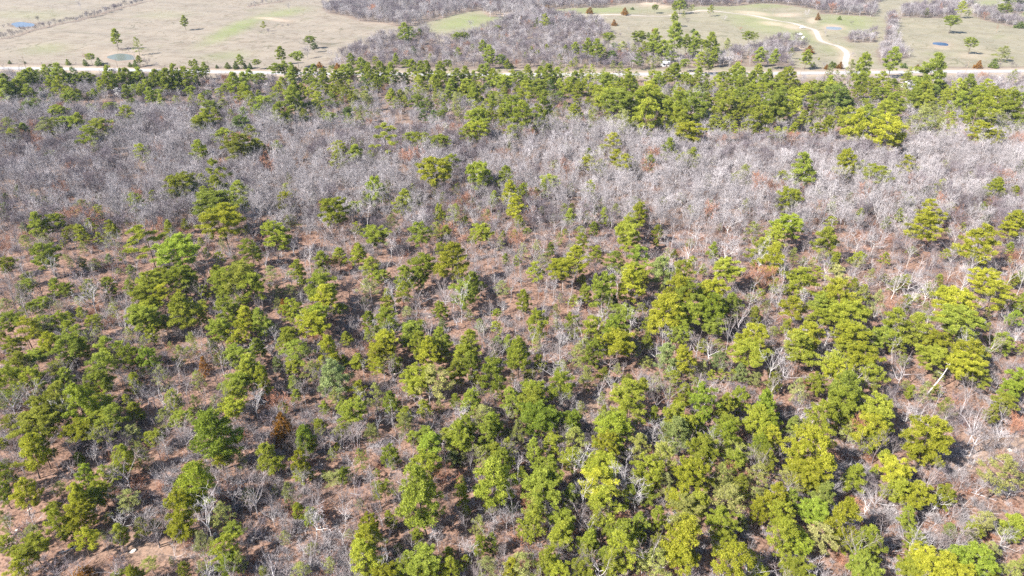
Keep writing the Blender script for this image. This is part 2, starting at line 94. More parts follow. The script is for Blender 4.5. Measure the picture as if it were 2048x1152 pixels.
# bare trees that can be told apart: crown centre x, y, width (whole-photo pixels), tone w white, l lavender grey, d dark, r russet leaves
BARES = """294 838 60 l;640 805 55 l;630 672 45 w;707 684 62 l;776 745 55 l;810 785 32 w;838 795 36 w;1087 712 66 w;1111 630 44 w;1153 805 34 w;1225 752 56 w;1314 688 52 w;1420 700 74 w;1503 588 62 w;1281 740 60 l;1442 751 52 w;1495 768 46 l;1287 608 42 l;1792 565 70 w;1806 742 90 l;1603 796 60 l;1828 588 60 w;1866 612 52 w;1986 688 74 l;2008 738 60 l;1958 818 56 w;2014 842 60 w;1742 992 66 w;1939 985 66 w;1831 1070 100 w;1922 860 54 l;2017 1060 84 w;1709 925 76 w;1536 1108 52 d;1958 900 50 w;2006 856 56 w;1142 1000 38 d;1030 1025 40 w;965 1030 40 w;988 1028 34 w;1013 1020 36 w;904 1008 34 l;702 898 50 w;685 1000 54 w;777 1022 64 l;540 1008 66 w;821 1062 40 l;599 1076 50 w;319 940 60 w;278 1010 46 w;236 1024 66 w;405 1080 54 l;92 952 54 l;55 1020 44 w;183 896 34 w;222 1122 74 l;500 1030 56 l;11 1066 50 w;573 730 50 l;1202 312 26 w;712 685 50 l;752 790 30 l;395 655 56 l;440 605 40 l;268 672 60 l;375 700 60 l;555 700 50 l;700 1040 60 l;860 1075 44 l;1700 865 60 l;1660 830 60 l;1200 570 46 l;1340 500 46 w;1400 490 44 w;1750 480 70 w;1760 420 60 w;1700 400 60 w;1330 520 50 w;1090 450 46 w;1200 420 34 d;1010 500 46 l;950 430 50 w;730 440 40 w;610 440 44 w;480 410 50 l;1350 390 40 l;790 690 40 r;697 735 34 r;1606 368 34 r;90 380 30 r;30 310 26 r;125 370 28 r;1412 183 18 r;1880 990 70 w;1985 1000 60 l;1760 1090 70 l;630 950 60 l;735 930 46 w;560 960 50 l;660 1100 50 w;340 1080 50 w;130 1000 46 l;150 1110 60 l;940 900 34 l;1060 640 50 l;1170 700 40 w;1005 650 50 l;860 640 44 l;1990 560 60 w;1930 560 50 w;1950 480 60 w;1850 500 50 l;2020 620 50 w;2030 960 60 w"""
# field and fence-line bare trees and scrub: x, y, width, height in whole-photo pixels, tone
FIELD_BARES = """22 149 42 26 l;162 12 16 16 l;78 37 14 13 d;8 50 11 10 d;21 50 12 7 d;173 111 22 14 r;204 150 10 17 l;252 99 26 13 d;314 127 22 15 l;505 10 18 9 d;579 15 17 16 l;571 50 20 8 d;530 63 28 11 d;616 104 28 28 l;663 113 10 22 l;720 85 22 18 l;941 47 16 16 l;980 20 26 30 w;1009 18 18 28 w;1026 20 18 26 w;1118 45 16 14 r;1236 70 20 9 d;1448 35 22 15 l;1375 41 13 9 d;1257 59 9 8 l;1703 42 14 12 d;1702 67 20 16 l;1721 75 22 14 l;1613 26 15 15 w;1651 65 9 11 l;1480 54 13 9 r;1993 58 8 12 r;1704 108 14 10 l;1275 62 20 8 d;1200 64 34 14 l;1672 85 18 8 l"""
# woods of bare trees seen as a mass: polygons in whole-photo pixels, spacing (m), evergreen share
WOODS = [
([(655,137),(690,112),(730,90),(770,72),(815,75),(850,62),(880,88),(905,78),(940,68),(985,56),(1020,45),(1045,31),(1080,30),(1130,35),(1170,42),(1200,50),(1225,66),(1215,76),(1185,82),(1205,97),(1260,97),(1300,102),(1345,120),(1455,118),(1470,100),(1500,102),(1530,88),(1560,80),(1600,88),(1612,102),(1580,104),(1570,118),(1590,132),(1450,136),(1200,138),(1000,138),(800,136)], 7.0),
([(646,14),(700,4),(780,-6),(900,-14),(1200,-14),(1420,-14),(1420,8),(1360,15),(1315,10),(1290,6),(1200,14),(1080,20),(1040,28),(1000,33),(975,33),(960,22),(930,26),(870,40),(830,54),(800,55),(760,47),(720,45),(690,33),(655,30)], 8.0),
([(1395,-4),(1450,-10),(1760,-10),(1760,6),(1670,10),(1640,21),(1600,15),(1540,8),(1450,12),(1400,12)], 8.0),
([(1632,16),(1700,11),(1752,20),(1752,36),(1700,32),(1655,26),(1636,26)], 8.0),
([(1776,36),(1792,36),(1790,80),(1802,95),(1822,115),(1790,126),(1762,130),(1753,114),(1768,80),(1773,55)], 7.0),
([(1800,22),(1850,16),(1912,24),(1912,34),(1800,36)], 7.5),
([(1872,-4),(1940,-4),(1948,14),(1900,16),(1874,6)], 8.0),
([(1945,22),(1972,33),(2052,50),(2052,54),(2010,50),(1960,38),(1942,30)], 7.0),
([(1980,22),(2048,14),(2048,28),(1982,28)], 9.0),
([(1690,74),(1752,64),(1752,84),(1700,84)], 7.0),
([(1880,150),(1960,148),(2060,160),(2060,186),(1990,184),(1900,178),(1860,170)], 7.0),
([(1590,150),(1660,150),(1700,168),(1600,170)], 8.0),
([(300,-6),(560,-8),(560,-2),(300,-1)], 9.0),
([(240,134),(300,130),(300,136),(240,138)], 7.0),
([(-20,150),(60,140),(160,152),(420,150),(560,160),(560,200),(-20,200)], 8.0),
]
# hedgerow lines of small bare shrubs, whole-photo pixels
HEDGES = [([(-10,80),(35,69),(70,60),(104,52),(139,45),(161,39),(200,29),(252,13),(305,1)], 3.4, 11),
          ([(497,12),(540,8),(585,0)], 4.5, 9), ([(0,129),(140,128),(220,132),(290,133),(400,136),(530,138)], 16.0, 4),
          ([(1060,132),(1260,136),(1350,136)], 9.0, 9), ([(1560,137),(1690,137)], 7.0, 8), ([(1870,134),(1945,136),(2060,134)], 10.0, 7)]

# ------------------------------------------------------------------ small helpers
def link(o, parent=None):
    COL.objects.link(o)
    if parent is not None:
        o.parent = parent
    return o

def tag(o, label=None, cat=None, group=None, kind=None):
    if label: o['label'] = label
    if cat: o['category'] = cat
    if group: o['group'] = group
    if kind: o['kind'] = kind
    return o

def mesh_np(name, verts, faces, smooth=False, var=None):
    """verts (n,3); faces (m,3) or (m,4)"""
    verts = np.asarray(verts, dtype=np.float32); faces = np.asarray(faces, dtype=np.int32)
    me = bpy.data.meshes.new(name)
    me.vertices.add(len(verts)); me.vertices.foreach_set("co", verts.ravel())
    k = faces.shape[1]
    me.loops.add(faces.size); me.loops.foreach_set("vertex_index", faces.ravel())
    me.polygons.add(len(faces))
    me.polygons.foreach_set("loop_start", np.arange(0, faces.size, k, dtype=np.int32))
    me.polygons.foreach_set("loop_total", np.full(len(faces), k, dtype=np.int32))
    if smooth: me.polygons.foreach_set("use_smooth", np.ones(len(faces), dtype=bool))
    if var is not None:
        a = me.attributes.new("var", 'FLOAT', 'POINT'); a.data.foreach_set("value", np.asarray(var, dtype=np.float32))
    me.update(); me.validate()
    return me

def empty(name, loc, rz=0.0):
    o = bpy.data.objects.new(name, None)
    o.location = loc; o.rotation_euler = (0, 0, rz); o.empty_display_size = 0.5
    return link(o)

def part(name, me, mat, parent, loc=(0, 0, 0), scale=(1, 1, 1), rz=0.0):
    o = bpy.data.objects.new(name, me)
    if mat is not None:
        if len(me.materials) == 0: me.materials.append(mat)
        o.material_slots[0].link = 'OBJECT'; o.material_slots[0].material = mat
    o.location = loc; o.scale = scale; o.rotation_euler = (0, 0, rz)
    return link(o, parent)

class MB:
    """collects boxes, prisms and tubes into one mesh"""
    def __init__(s): s.v = []; s.f = []
    def add(s, vs, fs):
        b = len(s.v); s.v += [tuple(p) for p in vs]; s.f += [tuple(i + b for i in f) for f in fs]
    def box(s, c, d, rz=0.0):
        cx, cy, cz = c; a, b, h = d[0] / 2, d[1] / 2, d[2] / 2; C, N = math.cos(rz), math.sin(rz)
        vs = [(cx + x * C - y * N, cy + x * N + y * C, cz + z) for z in (-h, h) for x, y in ((-a, -b), (a, -b), (a, b), (-a, b))]
        s.add(vs, [(3, 2, 1, 0), (4, 5, 6, 7), (0, 1, 5, 4), (1, 2, 6, 5), (2, 3, 7, 6), (3, 0, 4, 7)])
    def cyl(s, p, q, r0, r1, n=10, cap=True):
        p, q = Vector(p), Vector(q); d = (q - p).normalized()
        a = d.orthogonal().normalized(); b = d.cross(a); vs = []
        for c, r in ((p, r0), (q, r1)):
            vs += [tuple(c + a * r * math.cos(2 * math.pi * i / n) + b * r * math.sin(2 * math.pi * i / n)) for i in range(n)]
        fs = [(i, (i + 1) % n, n + (i + 1) % n, n + i) for i in range(n)]
        if cap: fs += [tuple(range(n - 1, -1, -1)), tuple(range(n, 2 * n))]
        s.add(vs, fs)
    def mesh(s, name):
        me = bpy.data.meshes.new(name); me.from_pydata(s.v, [], s.f); me.update(); return me

ONES = "zero one two three four five six seven eight nine ten eleven twelve thirteen fourteen fifteen sixteen seventeen eighteen nineteen".split()
TENS = "x x twenty thirty forty fifty sixty seventy eighty ninety".split()
def words(n):
    n = max(0, min(100, int(round(n))))
    if n == 100: return "hundred"
    if n < 20: return ONES[n]
    return TENS[n // 10] + ("-" + ONES[n % 10] if n % 10 else "")
USED = set()
def place_label(looks, u, v):
    """looks: several ways to describe it; the first that is free with its place in the photo is taken"""
    for du, dv in ((0, 0), (0, .5), (.5, 0), (-.5, 0), (0, -.5), (.7, .7), (-.7, .7), (1, 0), (0, 1)):
        where = "%s percent across and %s percent down the photo" % (words(u / 20.48 + du), words(v / 11.52 + dv))
        for look in looks:
            s = look + ", " + where
            if s not in USED:
                USED.add(s); return s
    return s

# ------------------------------------------------------------------ the lie of the land
FWD = Vector((0, math.cos(PITCH), -math.sin(PITCH))); UP = Vector((0, math.sin(PITCH), math.cos(PITCH)))
def at(u, v, z=0.0):
    """the point at height z that is seen at whole-photo pixel u, v"""
    d = FWD + Vector((1, 0, 0)) * ((u - 1024) / FPX) + UP * ((576 - v) / FPX)
    t = (CAM_H - z) / -d.z
    return Vector((d.x * t, d.y * t, z)), t
def px(x, y, z=0.0):
    r = np.stack([np.asarray(x, float), np.asarray(y, float), np.asarray(z, float) - CAM_H + 0 * np.asarray(x, float)])
    zc = r[1] * FWD.y + r[2] * FWD.z; yc = r[1] * UP.y + r[2] * UP.z
    return 1024 + FPX * r[0] / zc, 576 - FPX * yc / zc

ROAD_PX = [(-260, 134.5), (0, 136.6), (170, 138.6), (340, 141.8), (545, 146.2), (800, 148.6), (1024, 149.2), (1363, 148.4), (1553, 147), (1758, 145), (2048, 142.3), (2300, 140)]
ROAD = [at(u, v)[0] for u, v in ROAD_PX]
DRIVE_PX = [(1690, 136), (1691, 122), (1694, 108), (1690, 101), (1676, 93), (1655, 85), (1640, 78), (1635, 68), (1628, 61), (1610, 55), (1585, 48), (1545, 40), (1500, 32), (1450, 25.5), (1400, 21), (1370, 25), (1330, 31.5), (1280, 31.5), (1220, 31), (1150, 30.5), (1090, 31)]
DRIVE = [at(u, v)[0] for u, v in DRIVE_PX]
PONDS = [("pond", 244, 115, 28, 7.5, 0.0), ("pond", 46, 50, 24, 5.5, 0.0), ("pond", 1882, 88.2, 15, 4.8, 0.25), ("pond", 1667, 56.5, 17, 4.2, 0.0), ("pond", 1580, 98.5, 24, 4.5, 0.0)]

def road_y(x):
    return np.interp(x, [p.x for p in ROAD], [p.y for p in ROAD])
def gz(x, y):
    """gentle swells of the land, level along the road"""
    x = np.asarray(x, float); y = np.asarray(y, float)
    h = .5 * np.sin(x * .043 + 1.1 + .8 * np.sin(y * .021)) * np.sin(y * .037 + .4) + .35 * np.sin(x * .09 + y * .06) * np.sin(y * .083 - x * .03 + 2)
    far = np.clip((y - road_y(x)) / 60.0, 0, 1)
    h = h * (1 + .6 * far)
    w = np.clip((np.abs(y - road_y(x)) - 12) / 25.0, 0, 1)
    h = h * w * w * (3 - 2 * w)
    for n, u, v, ru, rv, sk in PONDS:
        c, t = at(u, v); rad = ru * t / FPX * 1.6
        d = np.sqrt((x - c.x) ** 2 + (y - c.y) ** 2) / rad
        k = np.clip(1.6 - d * .9, 0, 1)
        h = h * (1 - k)
    return h
def gz1(x, y): return float(gz(np.array([x]), np.array([y]))[0])

def seg_dist(U, V, pts):
    best = np.full(U.shape, 1e9)
    for (a, b), (c, d) in zip(pts[:-1], pts[1:]):
        L = (c - a) ** 2 + (d - b) ** 2
        t = np.clip(((U - a) * (c - a) + (V - b) * (d - b)) / max(L, 1e-6), 0, 1)
        best = np.minimum(best, np.hypot(U - a - t * (c - a), V - b - t * (d - b)))
    return best
def inside(U, V, poly):
    r = np.zeros(U.shape, bool); n = len(poly)
    for i in range(n):
        (x0, y0), (x1, y1) = poly[i], poly[(i + 1) % n]
        if y0 == y1: continue
        r ^= ((y0 > V) != (y1 > V)) & (U < (x1 - x0) * (V - y0) / (y1 - y0) + x0)
    return r

# ------------------------------------------------------------------ materials
def nodes_of(name, rough=.8):
    m = bpy.data.materials.new(name); m.use_nodes = True
    nt = m.node_tree; b = nt.nodes["Principled BSDF"]; b.inputs["Roughness"].default_value = rough
    b.inputs["Specular IOR Level"].default_value = .25
    return m, nt, b
def N(nt, kind, **kw):
    n = nt.nodes.new(kind)
    for k, v in kw.items(): setattr(n, k, v)
    return n
def mixc(nt, fac, a, b, mode='MIX'):
    n = N(nt, "ShaderNodeMix", data_type='RGBA', blend_type=mode)
    for sock, val in ((n.inputs[0], fac), (n.inputs[6], a), (n.inputs[7], b)):
        if hasattr(val, "links") or isinstance(val, bpy.types.NodeSocket): nt.links.new(val, sock)
        elif isinstance(val, (int, float)): sock.default_value = val
        else: sock.default_value = (*val, 1)
    return n.outputs[2]
def noise(nt, scale, detail=4, rough=.55, vec=None, dist=0.0):
    n = N(nt, "ShaderNodeTexNoise"); n.inputs["Scale"].default_value = scale; n.inputs["Detail"].default_value = detail
    n.inputs["Roughness"].default_value = rough; n.inputs["Distortion"].default_value = dist
    if vec is not None: nt.links.new(vec, n.inputs["Vector"])
    return n.outputs[0]
def ramp(nt, fac, lo, hi):
    n = N(nt, "ShaderNodeMapRange"); n.inputs[1].default_value = lo; n.inputs[2].default_value = hi
    nt.links.new(fac, n.inputs[0]); return n.outputs[0]

def foliage_mat(name, col, col2):
    m = bpy.data.materials.new(name); m.use_nodes = True; nt = m.node_tree; nt.nodes.clear()
    out = N(nt, "ShaderNodeOutputMaterial")
    at_ = N(nt, "ShaderNodeAttribute", attribute_name="var")
    info = N(nt, "ShaderNodeObjectInfo")
    c = mixc(nt, at_.outputs["Fac"], tuple(x * .80 for x in col), tuple(x * 1.12 for x in col2))
    r2 = N(nt, "ShaderNodeMath", operation='MULTIPLY'); nt.links.new(info.outputs["Random"], r2.inputs[0]); r2.inputs[1].default_value = 7.31
    fr = N(nt, "ShaderNodeMath", operation='FRACT'); nt.links.new(r2.outputs[0], fr.inputs[0])
    bl = N(nt, "ShaderNodeMapRange"); bl.inputs[3].default_value = 0; bl.inputs[4].default_value = .55 if name not in ('needles_rust',) else 0
    nt.links.new(fr.outputs[0], bl.inputs[0]); c = mixc(nt, bl.outputs[0], c, mixc(nt, at_.outputs["Fac"], (.195, .225, .022), (.310, .325, .038)))
    tcf = N(nt, "ShaderNodeTexCoord"); bn = noise(nt, 5.0, 2, .5, tcf.outputs["Object"])
    if name != 'needles_rust': c = mixc(nt, ramp(nt, bn, .64, .78), c, (.24, .195, .045))
    mul = N(nt, "ShaderNodeMapRange"); mul.inputs[3].default_value = .78; mul.inputs[4].default_value = 1.22
    nt.links.new(info.outputs["Random"], mul.inputs[0])
    comb = N(nt, "ShaderNodeCombineColor"); 
    for i in range(3): nt.links.new(mul.outputs[0], comb.inputs[i])
    c = mixc(nt, 1.0, c, comb.outputs[0], 'MULTIPLY')
    d = N(nt, "ShaderNodeBsdfDiffuse"); t = N(nt, "ShaderNodeBsdfTranslucent"); mx = N(nt, "ShaderNodeMixShader")
    nt.links.new(c, d.inputs[0]); nt.links.new(c, t.inputs[0]); mx.inputs[0].default_value = .42
    nt.links.new(d.outputs[0], mx.inputs[1]); nt.links.new(t.outputs[0], mx.inputs[2]); nt.links.new(mx.outputs[0], out.inputs[0])
    return m
FOL = {
    'y': ((0.226, 0.255, 0.033), (0.319, 0.336, 0.057)), 'Y': ((0.259, 0.264, 0.026), (0.363, 0.352, 0.046)), 'g': ((0.176, 0.220, 0.035), (0.259, 0.297, 0.057)),
    'G': ((0.171, 0.237, 0.031), (0.253, 0.314, 0.050)), 'o': ((0.171, 0.185, 0.031), (0.242, 0.248, 0.046)), 'k': ((0.094, 0.141, 0.044), (0.143, 0.189, 0.061)),  # k on belt pines holds painted shade and distance blue; cedars' own dark green
    'p': ((0.215, 0.233, 0.083), (0.292, 0.299, 0.127)), 'P': ((0.171, 0.220, 0.083), (0.248, 0.286, 0.121)), 'b': ((0.281, 0.281, 0.099), (0.380, 0.358, 0.149)),
    'r': ((0.204, 0.099, 0.024), (0.341, 0.176, 0.040)), 'v': ((0.209, 0.237, 0.037), (0.286, 0.297, 0.059)),
}
FOLM = {k: foliage_mat("needles_" + n, *FOL[k]) for k, n in dict(y='yellow_green', Y='gold_green', g='green', G='bright_green', o='olive', k='dark_green',
        p='grey_green', P='pale_green', b='straw_green', r='rust', v='layered_green').items()}
def bark_mat(name, a, b, spread=.30):
    m, nt, bs = nodes_of(name, .9)
    tc = N(nt, "ShaderNodeTexCoord"); n = noise(nt, 1.3, 4, .6, tc.outputs["Object"])
    info = N(nt, "ShaderNodeObjectInfo")
    mul = N(nt, "ShaderNodeMapRange"); mul.inputs[3].default_value = 1 - spread; mul.inputs[4].default_value = 1 + spread
    nt.links.new(info.outputs["Random"], mul.inputs[0])
    comb = N(nt, "ShaderNodeCombineColor")
    for i in range(3): nt.links.new(mul.outputs[0], comb.inputs[i])
    nt.links.new(mixc(nt, 1.0, mixc(nt, ramp(nt, n, .35, .65), a, b), comb.outputs[0], 'MULTIPLY'), bs.inputs["Base Color"])
    return m
PINE_BARK = bark_mat("pine_bark", (.070, .050, .040), (.130, .095, .075))
BARK = {'w': bark_mat("white_bark", (.31, .29, .288), (.42, .395, .39)), 'l': bark_mat("grey_bark", (.235, .215, .225), (.33, .305, .315)),
        'd': bark_mat("dark_bark", (.075, .06, .062), (.125, .10, .105)), 'r': bark_mat("russet_bark", (.17, .09, .06), (.24, .13, .09))}
TWIG = {'w': bark_mat("white_twigs", (.245, .225, .232), (.330, .305, .314)), 'l': bark_mat("grey_twigs", (.190, .172, .178), (.268, .244, .252)),
        'd': bark_mat("dark_twigs", (.095, .078, .088), (.15, .126, .140)), 'n': bark_mat("near_twigs", (.145, .116, .112), (.215, .178, .174)), 'r': bark_mat("russet_leaves", (.20, .09, .055), (.28, .14, .09))}

# ------------------------------------------------------------------ ground: one sheet, its cover traced from the land use
def grid_axis(lo, hi, step, out):
    core = np.arange(lo, hi + .01, step)
    far = np.array([20, 60, 150, 350, 800, 1600, 3000.0]) * out
    return np.concatenate([(lo - far)[::-1], core, hi + far])
GX = grid_axis(-760, 760, 3.5, 1.0); GY = grid_axis(20, 1080, 3.0, 1.0)
XX, YY = np.meshgrid(GX, GY); ZZ = gz(XX, YY)
UU, VV = px(XX, np.maximum(YY, 30))
road_off = YY - road_y(XX)
rng = np.random.default_rng(3)
wob = 3.5 * np.sin(XX * .05) + 2.5 * np.sin(XX * .13 + 1) + 2 * np.sin(YY * .09)
pasture = np.clip((road_off + 30 + wob) / 12, 0, 1)
scrub = np.zeros_like(XX)
for poly, sp in WOODS:
    scrub = np.maximum(scrub, inside(UU + wob * .6, VV + wob * .12, poly).astype(float))
for line, sp, hh in HEDGES:
    scrub = np.maximum(scrub, np.clip(1.4 - seg_dist(UU, VV * 3, [(a, b * 3) for a, b in line]) / 5.0, 0, 1))
scrub = np.maximum(scrub, .75 * np.clip((470 - VV + 14 * wob / 6) / 70, 0, 1) * (road_off < -22))
for n_, u, v, ru, rv, sk in PONDS:
    q = ((UU - u) / (ru * 1.16)) ** 2 + ((VV - v - .4) / (rv * 1.28)) ** 2
    scrub = np.maximum(scrub, .8 * np.clip((1.25 - q) * 3, 0, 1))
scrub *= (road_off > 9) | (road_off < -22)
def blob(u, v, ru, rv, ang=0.0):
    c, s = math.cos(R(ang)), math.sin(R(ang)); du, dv = UU - u, VV - v
    a = (du * c + dv * s) / ru; b = (-du * s + dv * c) / rv
    return np.exp(-(a * a + b * b) ** 1.3)
green = np.zeros_like(XX)
for u, v, ru, rv, ang, k in [(472, 57, 75, 11, -24, 1), (565, 26, 50, 8, -8, .8), (450, 111, 46, 8, -6, .55), (88, 98, 48, 10, -5, .5), (60, 30, 90, 10, 0, .35), (925, 45, 70, 17, -8, 1), (985, 36, 60, 7, -6, .9),
        (1190, 21, 100, 9, 0, 1.0), (1530, 45, 105, 26, 12, .85), (1600, 72, 60, 17, 10, .9), (1690, 45, 75, 22, 0, .95), (1665, 95, 50, 18, 0, .6), (1720, 55, 40, 25, 0, .7), (1990, 6, 60, 8, 0, .8), (1885, 109, 60, 8, 0, .45),
        (330, 30, 50, 8, 0, .3), (770, 30, 30, 10, 0, .5), (1790, 70, 10, 22, 0, .8), (1320, 20, 60, 8, 0, .5), (830, 8, 40, 8, 0, .6), (1430, 16, 60, 6, 0, .8), (1520, 13, 80, 5, 0, .8)]:
    green = np.maximum(green, k * blob(u, v, ru, rv, ang))
east = np.clip((UU - 1050) / 300, 0, 1) * (road_off > 12)
green = np.maximum(green, .24 * east)
soil = np.zeros_like(XX)
for u, v, ru, rv, ang, k in [(1510, 28, 40, 4, 6, .9), (1570, 29, 30, 4, -4, .9), (1547, 48, 28, 4, 8, .8), (1583, 55, 22, 5, 8, .9), (1300, 8, 24, 5, 0, 1), (1325, 14, 20, 4, 0, .7), (545, 38, 34, 2.5, 6, .9), (1008, 27, 40, 4, 0, .8),
        (1625, 42, 10, 8, 0, .9), (1667, 56, 26, 7, 0, .8), (1882, 92, 26, 8, 0, .5), (1591, 96, 22, 4, 0, 1), (244, 113, 44, 11, 0, .5), (780, 47, 50, 3, 0, .5), (1945, 110, 40, 8, 0, .4), (880, 88, 14, 10, 0, .5), (1380, 126, 20, 4, 0, .8),
        (1330, 122, 40, 5, 0, .8), (2030, 158, 60, 8, 0, .8), (1690, 165, 60, 5, 0, .5)]:
    soil = np.maximum(soil, k * blob(u, v, ru, rv, ang))
soil = np.maximum(soil, .75 * np.clip(1.6 - np.abs(road_off) / 8.5, 0, 1))
dd = seg_dist(XX, YY, [(p.x, p.y) for p in DRIVE]); soil = np.maximum(soil, .6 * np.clip(1.3 - dd / 6, 0, 1))
# bare sandy ground in the near right corner and thin spots in the wood
for u, v, ru, rv, k in [(2010, 890, 90, 20, .7), (1930, 925, 60, 18, .6), (1180, 830, 30, 40, .4), (300, 1100, 90, 30, .35), (300, 668, 30, 10, .5)]:
    soil = np.maximum(soil, k * blob(u, v, ru, rv, 0))
nx, ny = len(GX), len(GY)
idx = np.arange(nx * ny).reshape(ny, nx)
quads = np.stack([idx[:-1, :-1], idx[:-1, 1:], idx[1:, 1:], idx[1:, :-1]], -1).reshape(-1, 4)
gme = mesh_np("ground", np.stack([XX, YY, ZZ], -1).reshape(-1, 3), quads, smooth=True)
ca = gme.color_attributes.new("cover", 'FLOAT_COLOR', 'POINT')
ca.data.foreach_set("color", np.stack([pasture, green, soil, scrub], -1).astype(np.float32).ravel())
ground = link(bpy.data.objects.new("ground", gme)); tag(ground, "leaf-littered woodland floor running out to tan winter pasture", "ground", kind="structure")

gm, nt, bs = nodes_of("ground_cover", .95)
geo = N(nt, "ShaderNodeNewGeometry"); P = geo.outputs["Position"]
cov = N(nt, "ShaderNodeVertexColor", layer_name="cover"); sep = N(nt, "ShaderNodeSeparateColor"); nt.links.new(cov.outputs[0], sep.inputs[0])
fine = noise(nt, 1.6, 5, .7, P); mid = noise(nt, .22, 4, .6, P); big = noise(nt, .035, 4, .6, P, .5); leafy = noise(nt, 5.0, 3, .7, P)
litter = mixc(nt, ramp(nt, mid, .35, .7), (.092, .049, .034), (.172, .100, .072))
litter = mixc(nt, ramp(nt, fine, .42, .74), litter, (.245, .158, .117))
litter = mixc(nt, ramp(nt, fine, .49, .36), litter, (.046, .027, .021))
litter = mixc(nt, ramp(nt, leafy, .64, .78), litter, (.33, .24, .19))
grass = mixc(nt, ramp(nt, big, .3, .7), (0.144, 0.119, 0.090), (0.190, 0.161, 0.131))
grass = mixc(nt, ramp(nt, mid, .3, .75), grass, (0.152, 0.128, 0.102))
fld = noise(nt, .016, 3, .5, P, 1.2); mott = noise(nt, .09, 5, .65, P, .8)
def contour(src, c, w):
    s = N(nt, "ShaderNodeMath", operation='SUBTRACT'); nt.links.new(src, s.inputs[0]); s.inputs[1].default_value = c
    a = N(nt, "ShaderNodeMath", operation='ABSOLUTE'); nt.links.new(s.outputs[0], a.inputs[0]); return ramp(nt, a.outputs[0], w, 0)
grass = mixc(nt, ramp(nt, big, .54, .74), grass, (0.114, 0.103, 0.067))
grass = mixc(nt, ramp(nt, mott, .48, .66), grass, (0.118, 0.094, 0.071))
grass = mixc(nt, contour(fld, .5, .0085), grass, (0.076, 0.065, 0.042))
grass = mixc(nt, contour(fld, .4, .006), grass, (0.087, 0.074, 0.050))
grass = mixc(nt, ramp(nt, fine, .55, .8), grass, (0.217, 0.187, 0.156))
def scaled(sock, src, lo, hi, k):
    r_ = ramp(nt, src, lo, hi); a = N(nt, "ShaderNodeMath", operation='MULTIPLY_ADD'); nt.links.new(r_, a.inputs[0]); a.inputs[1].default_value = k; a.inputs[2].default_value = 1 - k
    b = N(nt, "ShaderNodeMath", operation='MULTIPLY'); nt.links.new(a.outputs[0], b.inputs[0]); nt.links.new(sock, b.inputs[1]); b.use_clamp = True; return b.outputs[0]
grass = mixc(nt, scaled(sep.outputs[1], mid, .35, .65, .5), grass, (0.118, 0.137, 0.047))
base = mixc(nt, sep.outputs[0], litter, grass)
base = mixc(nt, scaled(cov.outputs[1], mid, .3, .6, .5), base, (.120, .088, .070))
base = mixc(nt, scaled(sep.outputs[2], mid, .3, .6, .5), base, (0.281, 0.217, 0.166))
nt.links.new(base, bs.inputs["Base Color"])
bump = N(nt, "ShaderNodeBump"); bump.inputs["Strength"].default_value = .5; bump.inputs["Distance"].default_value = .12
nt.links.new(fine, bump.inputs["Height"]); nt.links.new(bump.outputs[0], bs.inputs["Normal"])
gme.materials.append(gm)

def ribbon(name, pts, width, z, mat, label, cat):
    vs, fs, ds = [], [], []
    # resample smoothly (Catmull-Rom)
    P_ = [pts[0]] + list(pts) + [pts[-1]]; line = []
    for i in range(1, len(P_) - 2):
        for t in np.linspace(0, 1, 24, endpoint=False):
            a, b, c, d = P_[i - 1], P_[i], P_[i + 1], P_[i + 2]
            line.append(.5 * ((2 * b) + (c - a) * t + (2 * a - 5 * b + 4 * c - d) * t * t + (3 * b - a - 3 * c + d) * t ** 3))
    line.append(P_[-1])
    for i, p in enumerate(line):
        q = line[min(i + 1, len(line) - 1)] - line[max(i - 1, 0)]; n = Vector((-q.y, q.x, 0)).normalized()
        w = width / 2 * (1 + .06 * math.sin(i * .7))
        for s in (-1, -.33, .33, 1):
            x, y = p.x + n.x * w * s, p.y + n.y * w * s; vs.append((x, y, gz1(x, y) + z))
    for i in range(len(line) - 1):
        for j in range(3):
            a = i * 4 + j; fs.append((a, a + 1, a + 5, a + 4))
    me = bpy.data.meshes.new(name); me.from_pydata(vs, [], fs); me.materials.append(mat)
    o = link(bpy.data.objects.new(name, me)); tag(o, label, cat, kind="structure"); return o
def pale_mat(name, a, b, sc):
    m, nt, bs = nodes_of(name, .85); geo = N(nt, "ShaderNodeNewGeometry")
    n = noise(nt, sc, 5, .6, geo.outputs["Position"]); nt.links.new(mixc(nt, ramp(nt, n, .3, .7), a, b), bs.inputs["Base Color"]); return m
verge_m = pale_mat("verge_soil", (0.360, 0.288, 0.223), (0.461, 0.382, 0.310), .3)
ribbon("road", ROAD, 9.0, .10, pale_mat("pale_asphalt", (.215, .208, .208), (.26, .253, .253), .15), "pale highway running straight across behind the wood", "road")
ribbon("gravel_drive", DRIVE, 4.6, .14, pale_mat("pale_gravel", (.225, .203, .175), (.285, .26, .23), .4), "pale gravel drive winding over the green pasture", "drive")

